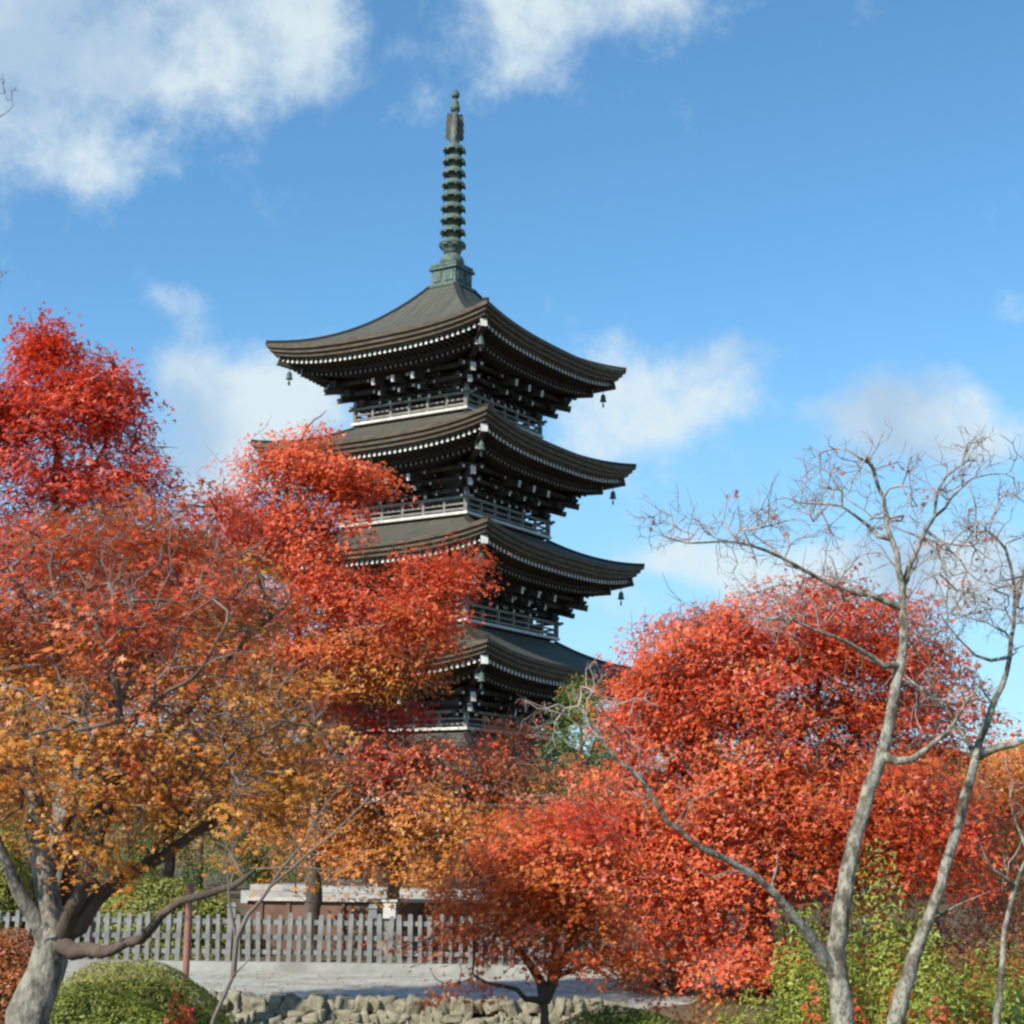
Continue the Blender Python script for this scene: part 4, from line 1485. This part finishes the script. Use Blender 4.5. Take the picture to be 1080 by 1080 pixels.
# L: tall bare tree mostly beyond the left edge; only branch tips reach in
base = gnd(at(-190, 1000, 15.0)[0], 15.0)
limbs = [([np.array(base)] + A3([(-190, 900, 15), (-180, 600, 15), (-150, 350, 15), (-120, 150, 15)]), 0.17, 0.03),
         (A3([(-140, 260, 15), (-80, 180, 15), (-30, 140, 15), (-2, 125, 15), (8, 118, 15)]), 0.035, 0.008),
         (A3([(-160, 420, 15), (-90, 360, 15), (-30, 320, 15), (-5, 303, 15)]), 0.03, 0.006)]
blobs = [(10, 106, 16, 18, 15, 0.2, 2.2), (0, 298, 12, 22, 15, 0.2, 1.4), (-100, 140, 60, 80, 15, 0.6, 0.4), (-90, 330, 60, 60, 15, 0.6, 0.4)]
bare_tree('tall leafless tree past the left edge whose twig tips show against the white cloud', base, limbs, blobs, 107, dens=26, bark='darkbark', twig='twig', levels=(2, 0.13))


# ------------------------------------------------------------------ shrubs, hedges, conifers
def shrub(label, c, radii, seed, colors, dens, leaf=0.026, name='shrub', cat='shrub', shell=0.16, clipped=True, shape=OVAL, lump=0.06, group=None, material='green', half=True, stems=5):
    """Leafy mound: leaves over and under a lumpy dome, stems up its middle."""
    rs = np.random.RandomState(seed)
    c = np.array(c, float)
    root = empty(name, tuple(c))
    tag(root, label, cat, group)
    R = np.array(radii)
    area = 2 * math.pi * ((R[0] * R[1]) ** 1.6 / 3 + 2 * (((R[0] + R[1]) / 2 * R[2]) ** 1.6) / 3) ** (1 / 1.6)
    n = int(area * dens)
    d = rs.normal(size=(n, 3))
    if half:
        d[:, 2] = np.abs(d[:, 2])
    d /= np.linalg.norm(d, axis=1, keepdims=True)
    bump = 1 + lump * vnoise(d * 2.2, 1.0, seed + 2) + 0.4 * lump * vnoise(d * 6, 1.0, seed + 3)
    depth = rs.uniform(0, 1, n) ** (2.0 if clipped else 1.2) * shell
    p = d * (bump - depth)[:, None] * R
    nr = d / R
    nr /= np.linalg.norm(nr, axis=1, keepdims=True)
    nr = nr + rs.normal(scale=0.55, size=(n, 3)) + 0.35 * UP
    t = 0.5 + 0.45 * vnoise(p, 1.6, seed + 4) + rs.normal(scale=0.16, size=n)
    tint = np.clip(ramp(t, colors) * rs.uniform(0.7, 1.25, (n, 1)), 0.005, 0.8)
    place_leaves('foliage', p, nr, leaf * rs.uniform(0.6, 1.25, n), tint, shape, MT[material], root, rs)
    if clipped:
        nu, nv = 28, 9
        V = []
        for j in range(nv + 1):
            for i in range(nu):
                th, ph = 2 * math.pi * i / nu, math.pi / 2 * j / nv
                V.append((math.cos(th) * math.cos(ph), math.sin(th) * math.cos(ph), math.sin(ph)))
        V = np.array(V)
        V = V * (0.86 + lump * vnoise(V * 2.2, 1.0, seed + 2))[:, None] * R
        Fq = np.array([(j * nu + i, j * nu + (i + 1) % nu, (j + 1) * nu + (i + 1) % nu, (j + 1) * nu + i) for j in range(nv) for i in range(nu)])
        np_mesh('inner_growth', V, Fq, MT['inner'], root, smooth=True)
    sk = Skel(rs, 9000)
    for k in range(stems):
        a = rs.uniform(0, 6.28)
        e = np.array([math.cos(a) * R[0] * 0.55, math.sin(a) * R[1] * 0.55, R[2] * 0.6])
        sk.limb([np.array([0, 0, -0.05]) + e * np.array([0.1, 0.1, 0]), e * 0.5 + UP * 0.05, e], 0.03, 0.012, root=True)
    sk.finish(0.01)
    tb = sk.tubes()
    off = 0
    Vs, Fs = [], []
    for g in tb:
        Vs.append(tb[g][0])
        Fs.append(tb[g][1] + off)
        off += len(tb[g][0])
    np_mesh('stems', np.concatenate(Vs), np.concatenate(Fs), MT['darkbark'], root, smooth=True)
    return root


def on_ground(px, py_top, Y, zg=None):
    p = at(px, py_top, Y)
    z0 = ground_z(p[0], Y) if zg is None else zg
    return (p[0], Y, z0), p[2] - z0


c, h = on_ground(140, 1015, 14.3)
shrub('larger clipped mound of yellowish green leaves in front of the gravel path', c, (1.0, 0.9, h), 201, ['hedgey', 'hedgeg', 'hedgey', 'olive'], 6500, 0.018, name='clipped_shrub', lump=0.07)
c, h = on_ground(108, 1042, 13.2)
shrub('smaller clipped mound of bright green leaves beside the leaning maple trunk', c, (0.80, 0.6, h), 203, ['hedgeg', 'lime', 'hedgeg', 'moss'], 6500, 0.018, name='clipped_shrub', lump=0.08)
c, h = on_ground(8, 985, 14.6)
shrub('rust brown low bush at the left edge behind the leaning maple trunk', c, (0.55, 0.5, h), 205, ['brown', 'rust', 'brown'], 3000, 0.026, lump=0.12, material='leaf')
c, h = on_ground(192, 1052, 12.2)
shrub('little dark red bush in front of the two green mounds', c, (0.22, 0.3, h), 207, ['deepred', 'rust', 'brown'], 2600, 0.024, lump=0.2, material='leaf', clipped=False, shell=0.5)
c, h = on_ground(655, 1060, 16.6)
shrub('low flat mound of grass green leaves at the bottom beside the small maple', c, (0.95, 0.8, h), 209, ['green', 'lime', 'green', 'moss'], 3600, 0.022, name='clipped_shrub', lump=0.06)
# yellow green shrubs at the lower right
for k, (px, py, Y, rx, lab) in enumerate((
        (835, 985, 16.2, 0.42, 'yellow green shrub left of the thickest bare trunk'),
        (935, 948, 16.8, 0.52, 'tallest yellow green shrub, rising between the two main bare trunks'),
        (1035, 985, 16.0, 0.62, 'wide yellow green shrub behind the slender sapling at the lower right edge'),
        (800, 1058, 15.2, 0.40, 'short yellow green shrub low at the foot of the broad red maple'))):
    c, h = on_ground(px, py, Y)
    shrub(lab, c, (rx, 0.6, h), 220 + k, ['lime', 'ygreen', 'lime', 'moss'], 1900, 0.034, lump=0.42, clipped=False, shell=0.75)
c, h = on_ground(985, 1040, 14.9)
shrub('knee high bush of red leaves among the bare trunks', c, (0.22, 0.3, h), 231, ['red', 'pink', 'scarlet'], 700, 0.036, lump=0.3, material='leaf', shape=LEAF5, clipped=False, shell=0.8)
c, h = on_ground(905, 1040, 14.4)
shrub('red leaved sprout right against the foot of the thickest bare trunk', c, (0.14, 0.2, h), 233, ['red', 'deepred', 'scarlet'], 700, 0.036, lump=0.3, material='leaf', shape=LEAF5, clipped=False, shell=0.8)
for k, (px, py, Y, rx, lab) in enumerate((
        (862, 1035, 15.2, 0.2, 'red leaved sprout left of the thickest bare trunk'),
        (945, 1010, 15.6, 0.2, 'red leaved sprout between the two main bare trunks, above the knee high bush'),
        (1030, 1050, 14.6, 0.2, 'red leaved sprout at the foot of the slender sapling'),
        (700, 1045, 17.2, 0.35, 'scarlet bush on the bank right of the grass green mound'))):
    c, h = on_ground(px, py, Y)
    shrub(lab, c, (rx, 0.3, h), 280 + k, ['red', 'vermil', 'scarlet', 'pink'], 700, 0.036, lump=0.35, material='leaf', shape=LEAF5, clipped=False, shell=0.85)
c, h = on_ground(745, 1040, 16.9)
shrub('low orange red bush under the broad red maple', c, (0.45, 0.4, h), 235, ['vermil', 'orange', 'red'], 800, 0.036, lump=0.3, material='leaf', shape=LEAF5, clipped=False, shell=0.8)
for k, (px, py, Y, rx, lab) in enumerate((
        (700, 985, 23.0, 0.9, 'dark rust bush under the left side of the broad red maple'),
        (845, 960, 22.6, 1.1, 'dark rust bush under the middle of the broad red maple'),
        (960, 955, 22.8, 1.2, 'dark rust bush under the right side of the broad red maple'),
        (1070, 945, 22.4, 1.1, 'dark rust bush at the right edge behind the slender sapling'))):
    c, h = on_ground(px, py, Y)
    shrub(lab, c, (rx, 0.7, h), 260 + k, ['deepred', 'rust', 'brown', 'vermil'], 900, 0.045, lump=0.25, material='leaf', shape=LEAF3, clipped=False, shell=0.7)
for k, (px, py, Y, rx, lab) in enumerate((
        (885, 985, 17.6, 0.5, 'yellow green shrub straight behind the thickest bare trunk'),
        (985, 1000, 15.4, 0.42, 'yellow green shrub wedged behind the leaning second trunk'),
        (1085, 1010, 15.0, 0.5, 'yellow green shrub cut by the lower right edge'))):
    c, h = on_ground(px, py, Y)
    shrub(lab, c, (rx, 0.55, h), 270 + k, ['lime', 'ygreen', 'lime', 'moss'], 1900, 0.034, lump=0.42, clipped=False, shell=0.75)
# clipped hedges and bushes behind the fence
c, h = on_ground(170, 928, 29.0)
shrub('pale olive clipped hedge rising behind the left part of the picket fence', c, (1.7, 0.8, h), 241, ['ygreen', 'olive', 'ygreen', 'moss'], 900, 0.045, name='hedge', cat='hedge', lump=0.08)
c, h = on_ground(0, 875, 27.5)
shrub('bright yellow bush at the left edge behind the fence', c, (0.55, 0.6, h), 243, ['yellow', 'ygreen', 'yellow'], 1200, 0.045, lump=0.15)
c, h = on_ground(15, 915, 28.3)
shrub('dark olive bush next to the yellow one at the left edge', c, (0.9, 0.7, h), 245, ['olive', 'moss', 'green'], 900, 0.045, lump=0.12)


def conifer(label, px, py, Y, rx, seed, colors, group=None):
    rs = np.random.RandomState(seed)
    p = at(px, py, Y)
    base = (p[0], Y, -0.29)
    H = p[2] + 0.29
    root = empty('evergreen_tree', base)
    tag(root, label, 'evergreen', group)
    sk = Skel(rs)
    sk.limb([np.zeros(3), np.array([0.05, 0, H * 0.5]), np.array([0, 0, H * 0.97])], 0.05 * rx + 0.08, 0.02, step=0.4)
    ends = []
    nb = int(70 * rx)
    T = []
    for k in range(nb):
        f = rs.uniform(0.06, 0.97)
        rr = rx * (1 - f ** 1.7) ** 0.8 * rs.uniform(0.75, 1.05) + 0.08
        a = rs.uniform(0, 6.28)
        T.append((math.cos(a) * rr, math.sin(a) * rr, H * f + rs.normal() * 0.1))
    ends = sk.attach(np.array(T), step=0.35, wob=0.03)
    sk.finish(0.008, 0.4, 0.04)
    for g, (V, Fq) in sk.tubes().items():
        np_mesh('trunk' if g >= 0 else 'branches', V, Fq, MT['darkbark'], root, smooth=True)
    # foliage along the outer half of every branch
    nodes = [i for i in range(sk.n) if sk.grp[i] < 0]
    nodes = np.array(nodes)
    per = 60
    idx = np.repeat(nodes, per)
    n = len(idx)
    pos = sk.P[idx] + rs.normal(scale=(0.20, 0.20, 0.16), size=(n, 3))
    nr = rs.normal(scale=0.7, size=(n, 3)) + UP * 0.6 + sk.P[idx] * np.array([1, 1, 0]) * 0.4 / rx
    t = 0.5 + 0.5 * vnoise(pos, 0.9, seed + 1) + rs.normal(scale=0.15, size=n)
    tint = np.clip(ramp(t, colors) * rs.uniform(0.7, 1.25, (n, 1)), 0.005, 0.8)
    place_leaves('crown', pos, nr, 0.062 * rs.uniform(0.6, 1.3, n), tint, OVAL, MT['green'], root, rs)


conifer('bright green evergreen between the lowest pagoda roofs and the broad red maple', 612, 716, 47.0, 1.7, 301, ['green', 'moss', 'green', 'ygreen'])
conifer('dark evergreen standing behind the lower right shoulder of the pagoda', 655, 745, 66.0, 2.2, 303, ['dkgreen', 'green', 'dkgreen'])
BG = [(-40, 720, 62, 3.0, 'dark evergreen far behind the big gold maple, past the left edge'),
      (110, 770, 66, 3.0, 'dark evergreen far behind the fork of the big gold maple'),
      (215, 800, 60, 2.6, 'dark evergreen far behind the olive hedge'),
      (330, 790, 70, 2.8, 'dark evergreen far off just left of the pagoda foot'),
      (740, 770, 64, 2.8, 'dark evergreen hidden behind the left half of the broad red maple'),
      (880, 780, 68, 3.0, 'dark evergreen hidden behind the right half of the broad red maple'),
      (1020, 800, 64, 2.8, 'dark evergreen behind the rusty orange maple at the right'),
      (520, 850, 74, 2.5, 'dark evergreen far behind the podium of the pagoda')]
for k, (px, py, Y, rx, lab) in enumerate(BG):
    conifer(lab, px, py, Y, rx, 310 + k, ['dkgreen', 'green', 'moss', 'dkgreen'], 'evergreens far behind the maples')


# ------------------------------------------------------------------ fallen leaves on the ground
def litter():
    rs = np.random.RandomState(500)
    n = 9000
    x = rs.uniform(-9, 9, n)
    y = rs.uniform(12, 30, n)
    z = np.array([ground_z(a, b) for a, b in zip(x, y)]) + 0.012
    keep = ~((y > 19.3) & (y < 20.4)) & ~((y > 25.5) & (y < 26.1))
    dens = (y < 19.3) | (rs.uniform(size=n) < 0.5)
    k = keep & dens
    pos = np.stack([x, y, z], 1)[k]
    m = len(pos)
    nr = UP + rs.normal(scale=0.35, size=(m, 3))
    tint = ramp(rs.uniform(size=m), ['rust', 'brown', 'vermil', 'gold', 'brown', 'deepred'])
    o = place_leaves('fallen_leaves', pos, nr, 0.034 * rs.uniform(0.6, 1.2, m), tint, LEAF5, MT['leaf'], None, rs)
    tag(o, 'brown and red maple leaves fallen on the ground below the trees', 'fallen leaves', kind='stuff')


litter()
print('leaves', TOTAL)
